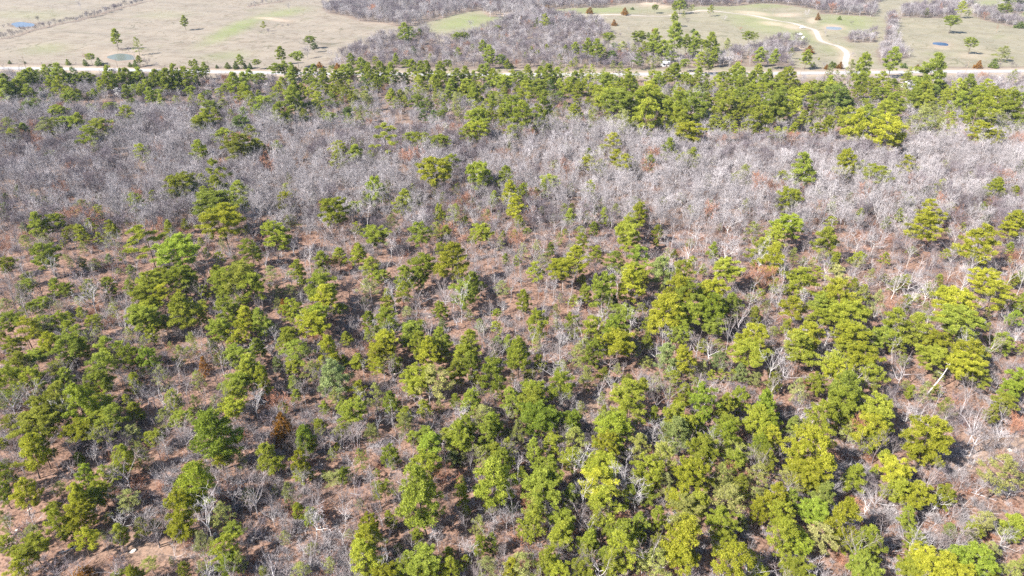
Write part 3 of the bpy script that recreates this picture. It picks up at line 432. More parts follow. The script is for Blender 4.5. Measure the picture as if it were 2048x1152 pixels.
def water_mat(name, col, rough):
    m, nt, bs = nodes_of(name, rough); bs.inputs["Base Color"].default_value = (*col, 1); bs.inputs["Specular IOR Level"].default_value = .12
    geo = N(nt, "ShaderNodeNewGeometry"); n = noise(nt, .9, 3, .5, geo.outputs["Position"]); b = N(nt, "ShaderNodeBump"); b.inputs["Strength"].default_value = .06
    nt.links.new(n, b.inputs["Height"]); nt.links.new(b.outputs[0], bs.inputs["Normal"]); return m
POND_LOOK = [("milky grey-green stock pond beside the road and a clump of brush", (.078, .085, .070), .30), ("long blue pond above the bare hedgerow", (.060, .080, .125), .3),
             ("deep blue leaf-shaped pond in the tan pasture", (.006, .024, .078), .3), ("pale grey pond with sandy bank by the gravel drive", (.115, .12, .13), .3), ("brown muddy pond among bare scrub near the road", (.055, .036, .030), .35)]  # blue ponds: the sky they mirror is painted into the base colour
for (n, u, v, ru, rv, sk), (lab, col, ro) in zip(PONDS, POND_LOOK):
    rr = random.Random(int(u)); ph = [rr.uniform(0, 6.28) for _ in range(4)]; vs = []
    for i in range(40):
        a = 2 * math.pi * i / 40
        k = 1 + .10 * math.sin(2 * a + ph[0]) + .07 * math.sin(3 * a + ph[1]) + .04 * math.sin(5 * a + ph[2])
        du = ru * math.cos(a) * k; dv = rv * math.sin(a) * k * (1 - .35 * math.cos(a) * (sk > 0)) + sk * du * .5 * (1 if sk else 0)
        p, _ = at(u + du, v + dv, .06); vs.append(tuple(p))
    me = bpy.data.meshes.new("pond"); me.from_pydata(vs, [], [tuple(range(39, -1, -1))]); me.materials.append(water_mat("pond_water", col, ro))
    o = link(bpy.data.objects.new("pond", me)); tag(o, lab, "pond", kind="structure")
    if me.polygons[0].normal.z < 0: me.flip_normals()

# ------------------------------------------------------------------ pine crowns: clumps of needle sprays, unit size (1 across, 1 tall)
def unit(v): return v / np.maximum(np.linalg.norm(v, axis=-1, keepdims=True), 1e-9)
def clumps_to_mesh(name, cs, rs, per, size, rg, flat=1.0, updir=.25, tone=None):
    V, F, A = [], [], []; b = 0
    for i, (c, r) in enumerate(zip(cs, rs)):
        n = max(10, int(per * (r / .06) ** 2)); d = unit(rg.normal(size=(n, 3)) + np.array([0, 0, updir]))
        pos = c + d * r * rg.uniform(.25, 1.0, (n, 1)) * np.array([1, 1, flat])
        t = unit(d + .55 * rg.normal(size=(n, 3)) + np.array([0, 0, .15])); q = unit(np.cross(t, rg.normal(size=(n, 3))))
        l = size * rg.uniform(.7, 1.5, (n, 1)); w = l * rg.uniform(.28, .50, (n, 1))
        tri = np.stack([pos - q * w * .5 - t * l * .3, pos + q * w * .5 - t * l * .3, pos + t * l * .7], 1)
        V.append(tri.reshape(-1, 3)); F.append(np.arange(n * 3).reshape(-1, 3) + b); b += n * 3
        cv = rg.normal(.45, .26); A.append(np.repeat(np.clip(cv + rg.normal(0, .22, n), 0, 1.15), 3))
    V = np.concatenate(V); lo, hi = np.percentile(V, 1.5, axis=0), np.percentile(V, 98.5, axis=0)
    V = (V - (lo + hi) / 2) / (hi - lo) + np.array([0, 0, .5])
    return mesh_np(name, V, np.concatenate(F), var=np.concatenate(A))
def crown_mesh(kind, seed):
    """boughs set round the stem in whorls, each carrying sprays of needles towards its tip"""
    rg = np.random.default_rng(seed); cs, rs = [], []
    def add(p, r): cs.append(np.array(p)); rs.append(r)
    nb, prof, jit, cr = dict(
        round=(34, lambda z: .46 * math.sqrt(max(.04, 1 - ((z - .42) / .60) ** 2)), .30, .062),
        oval=(36, lambda z: .44 * min(1, (z + .12) * 3.2) * max(.05, 1 - z) ** .55, .28, .060),
        broad=(34, lambda z: .48 * math.sqrt(max(.05, 1 - ((z - .50) / .55) ** 2)), .26, .066),
        open=(20, lambda z: .46 * min(1, (z + .15) * 3) * max(.08, 1.05 - z) ** .5, .45, .066),
        layered=(13, lambda z: .48 * min(1, (z + .25) * 2.2) * max(.1, 1.12 - z) ** .55, .30, .072),
        wispy=(24, lambda z: .46 * min(1, (z + .1) * 3) * max(.05, 1 - z) ** .6, .45, .060),
        cone=(60, lambda z: .46 * (1.02 - z) ** .85, .22, .050))[kind]
    lean = rg.normal(0, .05, 2); lop = rg.uniform(0, 6.28)
    for i in range(nb):
        z = (i + .5) / nb; a = i * 2.399 + rg.uniform(-.5, .5); zz = z ** (.9 if kind != 'cone' else 1.3)
        if kind == 'layered': zz = round(zz * 5.5) / 5.5 + rg.normal(0, .012)
        L = prof(zz) * rg.uniform(1 - jit, 1 + jit * .6) * (1 + .16 * math.cos(a - lop))
        if kind in ('round', 'broad', 'oval') and rg.random() < .08: continue
        tilt = rg.uniform(-.06, .16) if kind != 'cone' else .25
        n = max(2, int(L / (.070 if kind not in ('wispy', 'open') else .085)))
        for j in range(n):
            t = (.22 + .78 * (j + 1) / n) if n > 2 else .5 + .5 * j
            if kind == 'layered' and t < .4: continue
            p = [L * t * math.cos(a) + lean[0] * zz, L * t * math.sin(a) + lean[1] * zz, zz * .93 + L * tilt * t]
            p = np.array(p) + rg.normal(0, .016, 3) * np.array([1, 1, .8]); add(p, cr * rg.uniform(.72, 1.18) * (.85 + .3 * t))
            if rg.random() < .55 and kind not in ('layered',):
                s = (1 if rg.random() < .5 else -1) * .09 * rg.uniform(.6, 1.2); add(p + np.array([-s * math.sin(a), s * math.cos(a), rg.normal(0, .02)]), cr * rg.uniform(.65, 1.0))
    for k in range(4): add([lean[0] + rg.normal(0, .03), lean[1] + rg.normal(0, .03), .95 - .05 * k], cr * .9)
    per = dict(round=100, oval=100, broad=100, open=92, layered=130, wispy=50, cone=95)[kind]
    return clumps_to_mesh(kind + "_pine_crown", cs, rs, per, (.030 if kind != 'cone' else .028), rg, flat=.6 if kind == 'layered' else .85)
CROWNS = {k: [crown_mesh(k, 100 + 17 * i + sum(map(ord, k))) for i in range(n)] for k, n in dict(round=6, oval=6, broad=5, open=5, layered=3, wispy=4, cone=3).items()}

def tube_pts(pts, rads, sides, V, F):
    """append a tapered tube along pts"""
    pts = np.asarray(pts, float); m = len(pts); b = len(V)
    d = np.gradient(pts, axis=0); d = unit(d); ref = np.where(np.abs(d[:, 2:3]) > .9, np.array([[1., 0, 0]]), np.array([[0, 0, 1.]]))
    a = unit(np.cross(d, ref)); c = np.cross(d, a)
    for i in range(m):
        for s in range(sides):
            t = 2 * math.pi * s / sides; V.append(pts[i] + (a[i] * math.cos(t) + c[i] * math.sin(t)) * rads[i])
    for i in range(m - 1):
        for s in range(sides):
            p, q = b + i * sides + s, b + i * sides + (s + 1) % sides
            F.append((p, q, q + sides)); F.append((p, q + sides, p + sides))
def trunk_mesh(seed):
    """unit-tall pine stem with its limbs in the upper half"""
    rg = np.random.default_rng(seed); V, F = [], []
    z = np.linspace(0, 1, 9); w = rg.normal(0, .006, (9, 2)).cumsum(0); w -= w[0]
    P_ = np.column_stack([w, z]); tube_pts(P_, .0165 * (1 - .8 * z) + .001 + .006 * np.exp(-z * 30), 7, V, F)
    for i in range(13):
        zz = rg.uniform(.42, .95); a = rg.uniform(0, 6.28); L = .17 * (1.25 - zz) * rg.uniform(.6, 1.3); k = np.linspace(0, 1, 4)
        base = np.array([np.interp(zz, z, w[:, 0]), np.interp(zz, z, w[:, 1]), zz])
        tube_pts(base + np.column_stack([k * L * math.cos(a), k * L * math.sin(a), k * L * .35 + .02 * k * k]), .0045 * (1 - .75 * k), 4, V, F)
    return mesh_np("pine_trunk", V, F, smooth=True)
TRUNKS = [trunk_mesh(7 + i) for i in range(4)]

# ------------------------------------------------------------------ bare hardwoods, built in metres (about 10 m tall)
def bare_meshes(seed, H=10.0, form='oak', sparse=False):
    rg = np.random.default_rng(seed); TV, TF, BV, BF = [], [], [], []
    conf = dict(oak=dict(n=6, th=.34, el=(32, 66), L=.56, sub=6, ter=6, tw=4), upright=dict(n=5, th=.42, el=(58, 80), L=.52, sub=5, ter=5, tw=4),
                low=dict(n=7, th=.22, el=(14, 55), L=.60, sub=6, ter=6, tw=4), pole=dict(n=5, th=.62, el=(45, 75), L=.26, sub=4, ter=5, tw=3),
                dense=dict(n=7, th=.30, el=(35, 75), L=.55, sub=7, ter=7, tw=5))[form]
    if sparse: conf.update(sub=conf['sub'] - 1, ter=4, tw=2)
    r0 = (.0125 if sparse else .0118) * H * (.7 if form in ('pole', 'upright') else 1)
    def path(p, d, L, n, wob, lift):
        pts = [np.array(p, float)]; d = unit(np.array(d, float))
        for i in range(n):
            d = unit(d + rg.normal(0, wob, 3) + np.array([0, 0, lift])); pts.append(pts[-1] + d * L / n)
        return np.array(pts), d
    tr, _ = path((0, 0, -.1), (rg.normal(0, .08), rg.normal(0, .08), 1), conf['th'] * H, 5, .07, .05)
    lead, _ = path(tr[-1], (rg.normal(0, .2), rg.normal(0, .2), 1), H * .42, 5, .14, .08)
    stem = np.vstack([tr, lead[1:]]); k = np.linspace(0, 1, len(stem))
    tube_pts(stem, r0 * (1 - .86 * k) + .12 * r0 * np.exp(-k * 14), 6, TV, TF)
    mains = [(lead, r0 * .5)]
    for i in range(conf['n']):
        t = rg.uniform(.55, 1.0) if i else 1.0
        j = rg.uniform(.5, 1) * len(tr); base = tr[min(int(j), len(tr) - 1)] if form != 'pole' else stem[rg.integers(3, len(stem) - 2)]
        if form in ('upright',) and i > 2: base = stem[rg.integers(4, len(stem) - 3)]
        a = i * 2.399 + rg.uniform(-.5, .5); el = R(rg.uniform(*conf['el'])); L = conf['L'] * H * rg.uniform(.75, 1.1)
        pp, _ = path(base, (math.cos(a) * math.cos(el), math.sin(a) * math.cos(el), math.sin(el)), L, 6, .20, .10)
        kk = np.linspace(0, 1, len(pp)); rr = r0 * rg.uniform(.42, .62); tube_pts(pp, rr * (1 - .8 * kk), 5, TV, TF); mains.append((pp, rr))
    def strip(pts, w):
        b = len(BV); n = len(pts); d = unit(np.gradient(pts, axis=0)); q = unit(np.cross(d, rg.normal(size=3)))
        for i in range(n):
            ww = w * (1 - .75 * i / (n - 1)) / 2; BV.append(pts[i] - q[i] * ww); BV.append(pts[i] + q[i] * ww)
        for i in range(n - 1):
            x = b + 2 * i; BF.append((x, x + 1, x + 3)); BF.append((x, x + 3, x + 2))
    for pp, rr in mains:
        for s in range(conf['sub']):
            t = rg.uniform(.10 if form in ('pole', 'upright') else .24, 1.0); x = t * (len(pp) - 1); i = min(int(x), len(pp) - 2); base = pp[i] + (pp[i + 1] - pp[i]) * (x - i); dm = unit(pp[i + 1] - pp[i])
            L = H * .25 * rg.uniform(.6, 1.15) * (1.15 - .45 * t); p2, _ = path(base, dm + rg.normal(0, .62, 3), L, 4, .22, .10)
            kk = np.linspace(0, 1, 5); tube_pts(p2, rr * .36 * (1 - .7 * kk) + .006, 3, BV, BF)
            for q in range(conf['ter']):
                t2 = rg.uniform(.2, 1); x2 = t2 * 4; i2 = min(int(x2), 3); b2 = p2[i2] + (p2[i2 + 1] - p2[i2]) * (x2 - i2); d2 = unit(p2[i2 + 1] - p2[i2])
                p3, _ = path(b2, d2 + rg.normal(0, .65, 3), H * .105 * rg.uniform(.6, 1.3), 2, .25, .08); strip(p3, .034 if sparse else .042)
                for w in range(conf['tw']):
                    b3 = p3[rg.integers(0, 2)] * .5 + p3[rg.integers(1, 3)] * .5; d3 = unit(unit(p3[2] - p3[0]) + rg.normal(0, .6, 3)); Lw = rg.uniform(.35, .85)
                    s3 = unit(np.cross(d3, rg.normal(size=3))) * .0145; bb = len(BV); BV.extend([b3 - s3, b3 + s3, b3 + d3 * Lw]); BF.append((bb, bb + 1, bb + 2))
    up = np.array([1, 1, 1.08 if form not in ('low',) else .95])
    return mesh_np("bare_trunk", np.array(TV) * up, TF, smooth=True), mesh_np("bare_twigs", np.array(BV) * up, BF)
BARE_FORMS = ['oak', 'oak', 'oak', 'low', 'low', 'upright', 'upright', 'pole', 'dense', 'dense', 'upright', 'pole']
DENSE_N = len(BARE_FORMS)
BARE_ME = [bare_meshes(31 + 7 * i, 10.0, f) for i, f in enumerate(BARE_FORMS)] + [bare_meshes(331 + 7 * i, 10.0, f, True) for i, f in enumerate(BARE_FORMS)]
BARE_FORMS = BARE_FORMS * 2
def brush_mesh(seed):
    rg = np.random.default_rng(seed); V, F = [], []
    for i in range(34):
        a = rg.uniform(0, 6.28); p = np.array([rg.normal(0, .25), rg.normal(0, .25), -.05]); d = unit(np.array([math.cos(a) * .7, math.sin(a) * .7, rg.uniform(.5, 1.4)]))
        L = rg.uniform(.9, 2.1); q = unit(np.cross(d, rg.normal(size=3)))
        for j in range(3):
            d = unit(d + rg.normal(0, .22, 3)); e = p + d * L / 3; w = .028 * (1 - j * .25); b = len(V)
            V.extend([p - q * w, p + q * w, e + q * w * .7, e - q * w * .7]); F.append((b, b + 1, b + 2)); F.append((b, b + 2, b + 3)); p = e
            for m in range(4):
                dt = unit(d + rg.normal(0, .7, 3)); s = unit(np.cross(dt, rg.normal(size=3))) * .016; b = len(V); V.extend([p - s, p + s, p + dt * rg.uniform(.3, .7)]); F.append((b, b + 1, b + 2))
    return mesh_np("brush_stems", V, F)
BRUSH = [brush_mesh(5 + i) for i in range(4)]

# ------------------------------------------------------------------ sort the survey into trees
rnd = random.Random(11)
def solve(u, v, w, h, clear=.55, lim=(1.5, 8.0)):
    """crown on the picture -> base point, crown width D, crown length L, clear stem T"""
    hc = 9.0
    for _ in range(5):
        p, t = at(u, v, hc); g = gz1(p.x, p.y)
        el = math.atan2(CAM_H - hc, math.hypot(p.x, p.y)); D = w * t / FPX; hh = h * t / FPX
        L = math.sqrt(max(.2 * D * D, hh * hh - (D * math.sin(el)) ** 2)) / math.cos(el); L = min(max(L, .62 * D), 1.7 * D)
        T = min(max(clear * D, lim[0]), lim[1]); hc = g + T + L * .5
    return p.x, p.y, g, D, L, T, t
trees = []
for ox, oy, k, txt in SURVEY:
    for e in txt.split(";"):
        x, y, w, h, tone = e.split(); u, v, w, h = ox + float(x) / k, oy + float(y) / k, float(w) / k, float(h) / k
        kb = .98 if v > 262 else 1.2 if v > 136 else 1.15 if 1150 < u < 1460 and v > 78 else 1.0
        w *= 1.06 * kb; h *= 1.06 * kb * (1.14 if v > 136 else 1)
        if tone == 'k' and v > 262: tone = 'o' if int(u) % 2 else 'g'
        trees.append([u, v, w, h, tone, *solve(u, v, w, h, *((.12, (.3, 2.0)) if v < 136 else (.30,) if tone in 'pP' else (.45,) if v < 262 else (.60,)))])
PINE_XY = [(t[5], t[6], t[8]) for t in trees]
belt_rnd = random.Random(5)
for _ in range(5000):
    u, v = belt_rnd.uniform(-10, 2058), belt_rnd.uniform(150, 262)
    lo, hi = (150, 205) if u < 420 else (150, 235) if u < 1000 else (152, 258) if u < 1500 else (172, 262)
    if not lo < v < hi: continue
    near = [t for t in trees if abs(t[0] - u) < 40 and abs(t[1] - v) < 22]
    if u < 560 and belt_rnd.random() < .65: continue
    if not near or any(abs(t[0] - u) < 8 and abs(t[1] - v) < 6 for t in trees): continue
    if len(trees) > 1480: break
    w = belt_rnd.uniform(15, 24); hgt = w * belt_rnd.uniform(.9, 1.35)
    trees.append([u, v, w, hgt, belt_rnd.choice(near)[4], *solve(u, v, w, hgt, .7)])
def fbm(x, y): return .5 + .28 * math.sin(x * .061 + 1.3 * math.sin(y * .043)) + .25 * math.sin(y * .075 + 1.1 * math.sin(x * .052 + 1)) + .15 * math.sin(x * .19 + y * .13)
sap_rnd = random.Random(9); n_sap = 0
for _ in range(6000):
    u, v = sap_rnd.uniform(-10, 2058), sap_rnd.uniform(380, 1150)
    p, t_ = at(u, v, 4.0); w = sap_rnd.uniform(2.0, 4.3) * FPX / t_; hgt = w * sap_rnd.uniform(.95, 1.5)
    if fbm(p.x * .7 + 11, p.y * .7) + sap_rnd.gauss(0, .15) < .42: continue
    if any(abs(t[0] - u) < (t[2] + w) * .42 and abs(t[1] - v) < (t[3] + hgt) * .42 for t in trees): continue
    trees.append([u, v, w, hgt, sap_rnd.choice('pppygygoP'), *solve(u, v, w, hgt, .3)]); n_sap += 1
    if n_sap >= 260: break
small = lambda t: t[8] < 4.6 or t[4] in 'pP'
adult = sorted([t for t in trees if not small(t)], key=lambda t: -t[2] * t[3])
young = sorted([t for t in trees if small(t)], key=lambda t: -t[2] * t[3])
rest_pines = adult[300:] + young[300:]
adult, young = adult[:300], young[:300]

HUE = {'y': 'yellow-green', 'Y': 'gold-green', 'g': 'mid-green', 'G': 'bright green', 'o': 'olive', 'k': 'dark green', 'p': 'grey-green', 'P': 'pale green', 'b': 'straw-green', 'v': 'yellow-green', 'r': 'rust-brown'}
def form_of(t):
    tone, D, L = t[4], t[8], t[9]
    if tone == 'v': return 'layered'
    if tone in 'pb': return 'wispy' if tone == 'p' or rnd.random() < .5 else 'open'
    if tone == 'P': return 'oval'
    if D > 1.25 * L: return 'broad'
    if L > 1.15 * D: return rnd.choice(['oval', 'oval', 'round'])
    return rnd.choice(['round', 'round', 'oval', 'open', 'broad', 'open'])
FORM_W = dict(layered='sparse layered', wispy='thin wispy', open='open-crowned', oval='upright', round='bushy', broad='flat-topped', cone='conical')
def add_pine(name, t, cat, group, form=None):
    u, v, w, h, tone, x, y, g, D, L, T, dist = t
    form = form or form_of(t)
    o = empty(name, (x, y, g), rnd.uniform(0, 6.28))
    o.rotation_euler.x = R(rnd.gauss(0, 2.6)); o.rotation_euler.y = R(rnd.gauss(0, 2.6))
    rr = rnd.uniform(.92, 1.08)
    part("crown", rnd.choice(CROWNS[form]), FOLM[tone], o, (0, 0, T), (D * rr, D / rr, L))
    s = (T + L * .88) / 1.0
    part("trunk", rnd.choice(TRUNKS), PINE_BARK, o, (0, 0, -.08), (max(s * .9, D * 1.0), max(s * .9, D * 1.0), s))
    size = "tall" if L > 8.2 else "small" if L < 4.2 else "mid-sized"
    if D > 10: size = "wide"
    o['_form'] = form
    where = "in dense pine clump" if sum(1 for q in PINE_XY if abs(q[0] - x) < 11 and abs(q[1] - y) < 11) >= 5 else "among bare trees"
    if y > road_y(x) - 10: where = "beyond the road"
    nm = "pine" if cat == "pine tree" else "young pine" if name == "young_pine" else cat
    looks = [f"{HUE[tone]} {FORM_W[form]} {nm}", f"{size} {HUE[tone]} {FORM_W[form]} {nm}", f"{size} {HUE[tone]} {nm}"]
    tag(o, place_label(looks, u, v), cat, group)
    del o['_form']
    return o
PINES = [add_pine("pine_tree", t, "pine tree", "pines standing over the bare wood") for t in adult]
YOUNG = [add_pine("young_pine", t, "young pine", "young pines among the bare trees") for t in young]
for ox, oy, k, txt in CEDARS:
    for e in txt.split(";"):
        x, y, w, h, tone = e.split(); u, v, w, h = ox + float(x) / k, oy + float(y) / k, float(w) / k, float(h) / k
        t = [u, v, w * 1.05, h * 1.05, tone, *solve(u, v, w * 1.05, h * 1.05, .04, (.2, .8))]
        add_pine("cedar_tree", t, "cedar", "cedars along the fields and in the wood", 'cone')

# ------------------------------------------------------------------ bare trees: the ones that can be told apart, then the wood
BW = {'w': 'white-barked', 'l': 'grey', 'd': 'dark', 'r': 'russet-leaved'}
SPREAD = {'oak': .95, 'low': 1.15, 'upright': .62, 'pole': .45, 'dense': .95}
FW = {'oak': 'spreading', 'low': 'low crooked', 'upright': 'upright', 'pole': 'slender', 'dense': 'dense-twigged'}
def add_bare(x, y, sc, tone, k, name="bare_tree", group="bare hardwoods of the wood", sz=1.0, u=None, v=None, rot=None):
    o = empty(name, (x, y, gz1(x, y)), rnd.uniform(0, 6.28) if rot is None else rot)
    if k < DENSE_N and name == "bare_tree" and y < 215 and tone != 'r': k += DENSE_N
    tm, bm = BARE_ME[k]; f = BARE_FORMS[k]
    part("trunk", tm, BARK[tone], o, (0, 0, 0), (sc, sc, sc * sz)); part("branches", bm, TWIG['n' if tone == 'l' and k >= DENSE_N else tone], o, (0, 0, 0), (sc, sc, sc * sz))
    if u is None:
        u, v = px([x], [y], [gz1(x, y) + 5 * sc]); u, v = float(u[0]), float(v[0])
    looks = [f"{BW[tone]} {FW[f]} bare tree", f"{'small ' if sc < .75 else 'tall ' if sc > 1.15 else 'mid-sized '}{BW[tone]} {FW[f]} bare tree"]
    tag(o, place_label(looks, u, v), "bare tree", group)
    return o
BARE_OBJ = []; SOLO = []; taken = []
for e in BARES.split(";"):
    u, v, w, tone = e.split(); u, v, w = float(u), float(v), float(w)
    p, t = at(u, v, 5.5); D = w * t / FPX
    k = rnd.choice([0, 1, 2, 3, 4] if w > 42 else [5, 6, 7] if tone == 'w' else [0, 1, 8, 9])
    if tone in 'rd': k = rnd.choice([8, 9])
    sc = D / (10 * SPREAD[BARE_FORMS[k]]); sc = min(max(sc, .55), 1.5)
    BARE_OBJ.append(add_bare(p.x, p.y, sc, tone, k, u=u, v=v)); taken.append((p.x, p.y, 3.2 * sc))
for e in FIELD_BARES.split(";"):
    u, v, w, h, tone = e.split(); u, v, w, h = map(float, (u, v, w, h))
    p, t = at(u, v + h / 2, 0); D = w * t / FPX; H = h * t / FPX
    if w > h * 1.15 or tone == 'd':
        sc = H / 10.0; k = rnd.choice([3, 4, 8, 9])
        n = max(1, int(round(w / h / 1.1)))
        for i in range(n):
            uu = u + (i + .5 - n / 2) * w / n; q, _ = at(uu, v + h / 2 + rnd.uniform(-.5, .5), 0)
            SOLO.append(add_bare(q.x, q.y, sc * rnd.uniform(.8, 1.15), tone, rnd.choice([3, 4, 8, 9]), "bare_shrub", "bare shrubs about the fields", u=uu, v=v))
    else:
        SOLO.append(add_bare(p.x, p.y, H / 9.0, tone, rnd.choice([0, 1, 2, 8] if w > h * .7 else [5, 6]), "bare_tree", "lone bare trees of the fields", u=u, v=v))

wood = []
def clear_of(x, y, r):
    for a, b, d in taken:
        if (a - x) ** 2 + (b - y) ** 2 < (d + r) ** 2: return False
    return True
NP = np.array([(t[5], t[6], t[8]) for t in trees])
ystep = 4.2; y = 74.0
while y < 560:
    half = y * .80 + 24
    x = -half
    while x < half:
        xx, yy = x + rnd.uniform(-2.6, 2.6), y + rnd.uniform(-2.6, 2.6)
        x += 4.2 if y > 190 else 4.7
        off = yy - float(road_y(xx))
        if off > -34: continue
        u, v = px([xx], [yy], [4.0]); u, v = float(u[0]), float(v[0])
        if u < -60 or u > 2108 or v > 1200: continue
        dens = .70 + .40 * (fbm(xx, yy) - .5)
        if v < 440: dens = .98
        elif v < 600: dens = .98 - (v - 440) / 160 * .38
        if v > 700 and u > 1000 and u < 1700: dens *= .75
        belt = 258 + (22 if u > 1300 else 0) - (u < 560) * 40
        if v < belt: dens *= .58; sc_k = .76
        else: sc_k = 1.0
        if off > -60: dens *= .6
        if rnd.random() > dens: continue
        if v > 430 and len(NP) and (((NP[:, 0] - xx) ** 2 + (NP[:, 1] - yy) ** 2) < (NP[:, 2] * .42) ** 2).any(): continue
        if not clear_of(xx, yy, .8): continue
        big_ = rnd.random()
        sc = rnd.uniform(.72, 1.1) if big_ < .38 else rnd.uniform(.40, .72)
        if v < 450: sc = rnd.uniform(.82, 1.2) if big_ < .82 else rnd.uniform(.5, .78)
        sc *= sc_k
        drift = fbm(xx * .55 + 90, yy * .9 + 40); wl = .06 + .10 * (u > 1100) + (.08 if v > 420 else 0) + .12 * (drift > .62)  # extra white bark on the right paints in the front-lit side
        dk = .05 + .30 * (drift < .36) + .10 * (u < 500); sc *= 1.08 if drift > .5 else .92  # extra dark bark on the left paints in the backlit side
        r_ = rnd.random()
        tone = 'w' if r_ < wl else 'd' if r_ < wl + dk else 'r' if r_ < wl + dk + .03 else 'l'
        k = rnd.choice([0, 1, 2, 3, 5, 6, 10, 10, 5, 6, 8, 9]) if sc > .7 else rnd.choice([5, 6, 7, 11, 11, 7, 10, 0, 2])
        if tone in 'rd': k = rnd.choice([8, 9, 0])
        wood.append((xx, yy, sc, tone, k, u, v))
    y += ystep
for _ in range(3000):
    yy = 76 + 230 * rnd.random() ** 1.2; xx = rnd.uniform(-1, 1) * (yy * .8 + 22)
    if fbm(xx * .8 + 31, yy * .8) + rnd.gauss(0, .25) < .40 or not clear_of(xx, yy, -.5): continue
    u, v = px([xx], [yy], [4.0]); u, v = float(u[0]), float(v[0])
    if v < 420: continue
    wood.append((xx, yy, rnd.uniform(.34, .72), rnd.choice('llldwl'), rnd.choice([7, 11, 7, 11, 5, 10]), u, v))
inframe = lambda t: -10 < t[5] < 2058 and -10 < t[6] < 1165
cand = sorted([t for t in wood if inframe(t)], key=lambda t: -t[2] * (1.25 if t[3] == 'w' else 1) / math.hypot(t[1], CAM_H))
ind = cand[:max(0, 300 - len(BARE_OBJ))]; ids = set(map(id, ind))
for xx, yy, sc, tone, k, u, v in ind:
    BARE_OBJ.append(add_bare(xx, yy, sc, tone, k))
mass = [t for t in wood if id(t) not in ids]

# ------------------------------------------------------------------ scattered masses (geometry nodes over points)
def scatter(name, sources, pts, label, cat):
    """sources: lists of (object, loc, scale) that make one plant; pts: x, y, z, rot, scale, index"""
    me = bpy.data.meshes.new(name); me.vertices.add(len(pts))
    me.vertices.foreach_set("co", np.array([p[:3] for p in pts], np.float32).ravel())
    for nm, i, ty in (("rot", 3, 'FLOAT'), ("scl", 4, 'FLOAT'), ("which", 5, 'INT')):
        a = me.attributes.new(nm, ty, 'POINT'); a.data.foreach_set("value", np.array([p[i] for p in pts], np.int32 if ty == 'INT' else np.float32))
    o = link(bpy.data.objects.new(name, me)); tag(o, label, cat, kind="stuff")
    ng = bpy.data.node_groups.new(name + "_scatter", 'GeometryNodeTree')
    ng.interface.new_socket("Geometry", in_out='INPUT', socket_type='NodeSocketGeometry'); ng.interface.new_socket("Geometry", in_out='OUTPUT', socket_type='NodeSocketGeometry')
    gi = ng.nodes.new("NodeGroupInput"); go = ng.nodes.new("NodeGroupOutput"); join = ng.nodes.new("GeometryNodeJoinGeometry")
    def attr(n, ty):
        a = ng.nodes.new("GeometryNodeInputNamedAttribute"); a.data_type = ty; a.inputs[0].default_value = n; return a.outputs[0]
    rot = ng.nodes.new("ShaderNodeCombineXYZ"); ng.links.new(attr("rot", 'FLOAT'), rot.inputs[2])
    scl = ng.nodes.new("ShaderNodeCombineXYZ"); sa = attr("scl", 'FLOAT')
    for i in range(3): ng.links.new(sa, scl.inputs[i])
    wh = attr("which", 'INT')
    for k, parts in enumerate(sources):
        j2 = ng.nodes.new("GeometryNodeJoinGeometry")
        for ob, loc, sc in parts:
            oi = ng.nodes.new("GeometryNodeObjectInfo"); oi.transform_space = 'ORIGINAL'; oi.inputs[0].default_value = ob; oi.inputs[1].default_value = True
            tr = ng.nodes.new("GeometryNodeTransform"); ng.links.new(oi.outputs["Geometry"], tr.inputs[0])
            tr.inputs["Translation"].default_value = loc; tr.inputs["Scale"].default_value = sc; ng.links.new(tr.outputs[0], j2.inputs[0])
        gti = ng.nodes.new("GeometryNodeGeometryToInstance"); ng.links.new(j2.outputs[0], gti.inputs[0])
        cmp_ = ng.nodes.new("FunctionNodeCompare"); cmp_.data_type = 'INT'; cmp_.operation = 'EQUAL'
        ng.links.new(wh, cmp_.inputs[2]); cmp_.inputs[3].default_value = k
        iop = ng.nodes.new("GeometryNodeInstanceOnPoints"); ng.links.new(gi.outputs[0], iop.inputs[0]); ng.links.new(cmp_.outputs[0], iop.inputs[1]); ng.links.new(gti.outputs[0], iop.inputs[2])
        ng.links.new(rot.outputs[0], iop.inputs["Rotation"]); ng.links.new(scl.outputs[0], iop.inputs["Scale"]); ng.links.new(iop.outputs[0], join.inputs[0])
    ng.links.new(join.outputs[0], go.inputs[0])
    md = o.modifiers.new("scatter", 'NODES'); md.node_group = ng
    return o
def kids(o):
    return [(c, tuple(c.location), tuple(c.scale)) for c in o.children]

# one standing tree of each form and tone lends its shape to the mass
src, key_of = [], {}
for o in BARE_OBJ + SOLO:
    cs = {c.name.split(".")[0]: c for c in o.children}; tm = cs["trunk"]
    key = (next(i for i, m in enumerate(BARE_ME) if m[0] == tm.data), next(t for t, m in BARK.items() if m == tm.material_slots[0].material))
    if key not in key_of:
        key_of[key] = len(src); s0 = tm.scale.x
        src.append([(c, (0, 0, 0), (1, 1, 1)) for c in o.children])
def pick(k, tone):
    if (k, tone) in key_of: return key_of[(k, tone)]
    near = [q for q in key_of if (q[0] >= DENSE_N) == (k >= DENSE_N)]
    same = [q for q in near if q[1] == tone] or [q for q in near if q[1] == 'l'] or near
    alike = [q for q in same if BARE_FORMS[q[0]] == BARE_FORMS[k]]
    return key_of[rnd.choice(alike or same)]
pts = [(t[0], t[1], gz1(t[0], t[1]), rnd.uniform(0, 6.28), t[2], pick(t[4] + (DENSE_N if t[1] < 215 and t[3] != 'r' else 0), t[3])) for t in mass]
print('SOURCES', sorted(key_of))
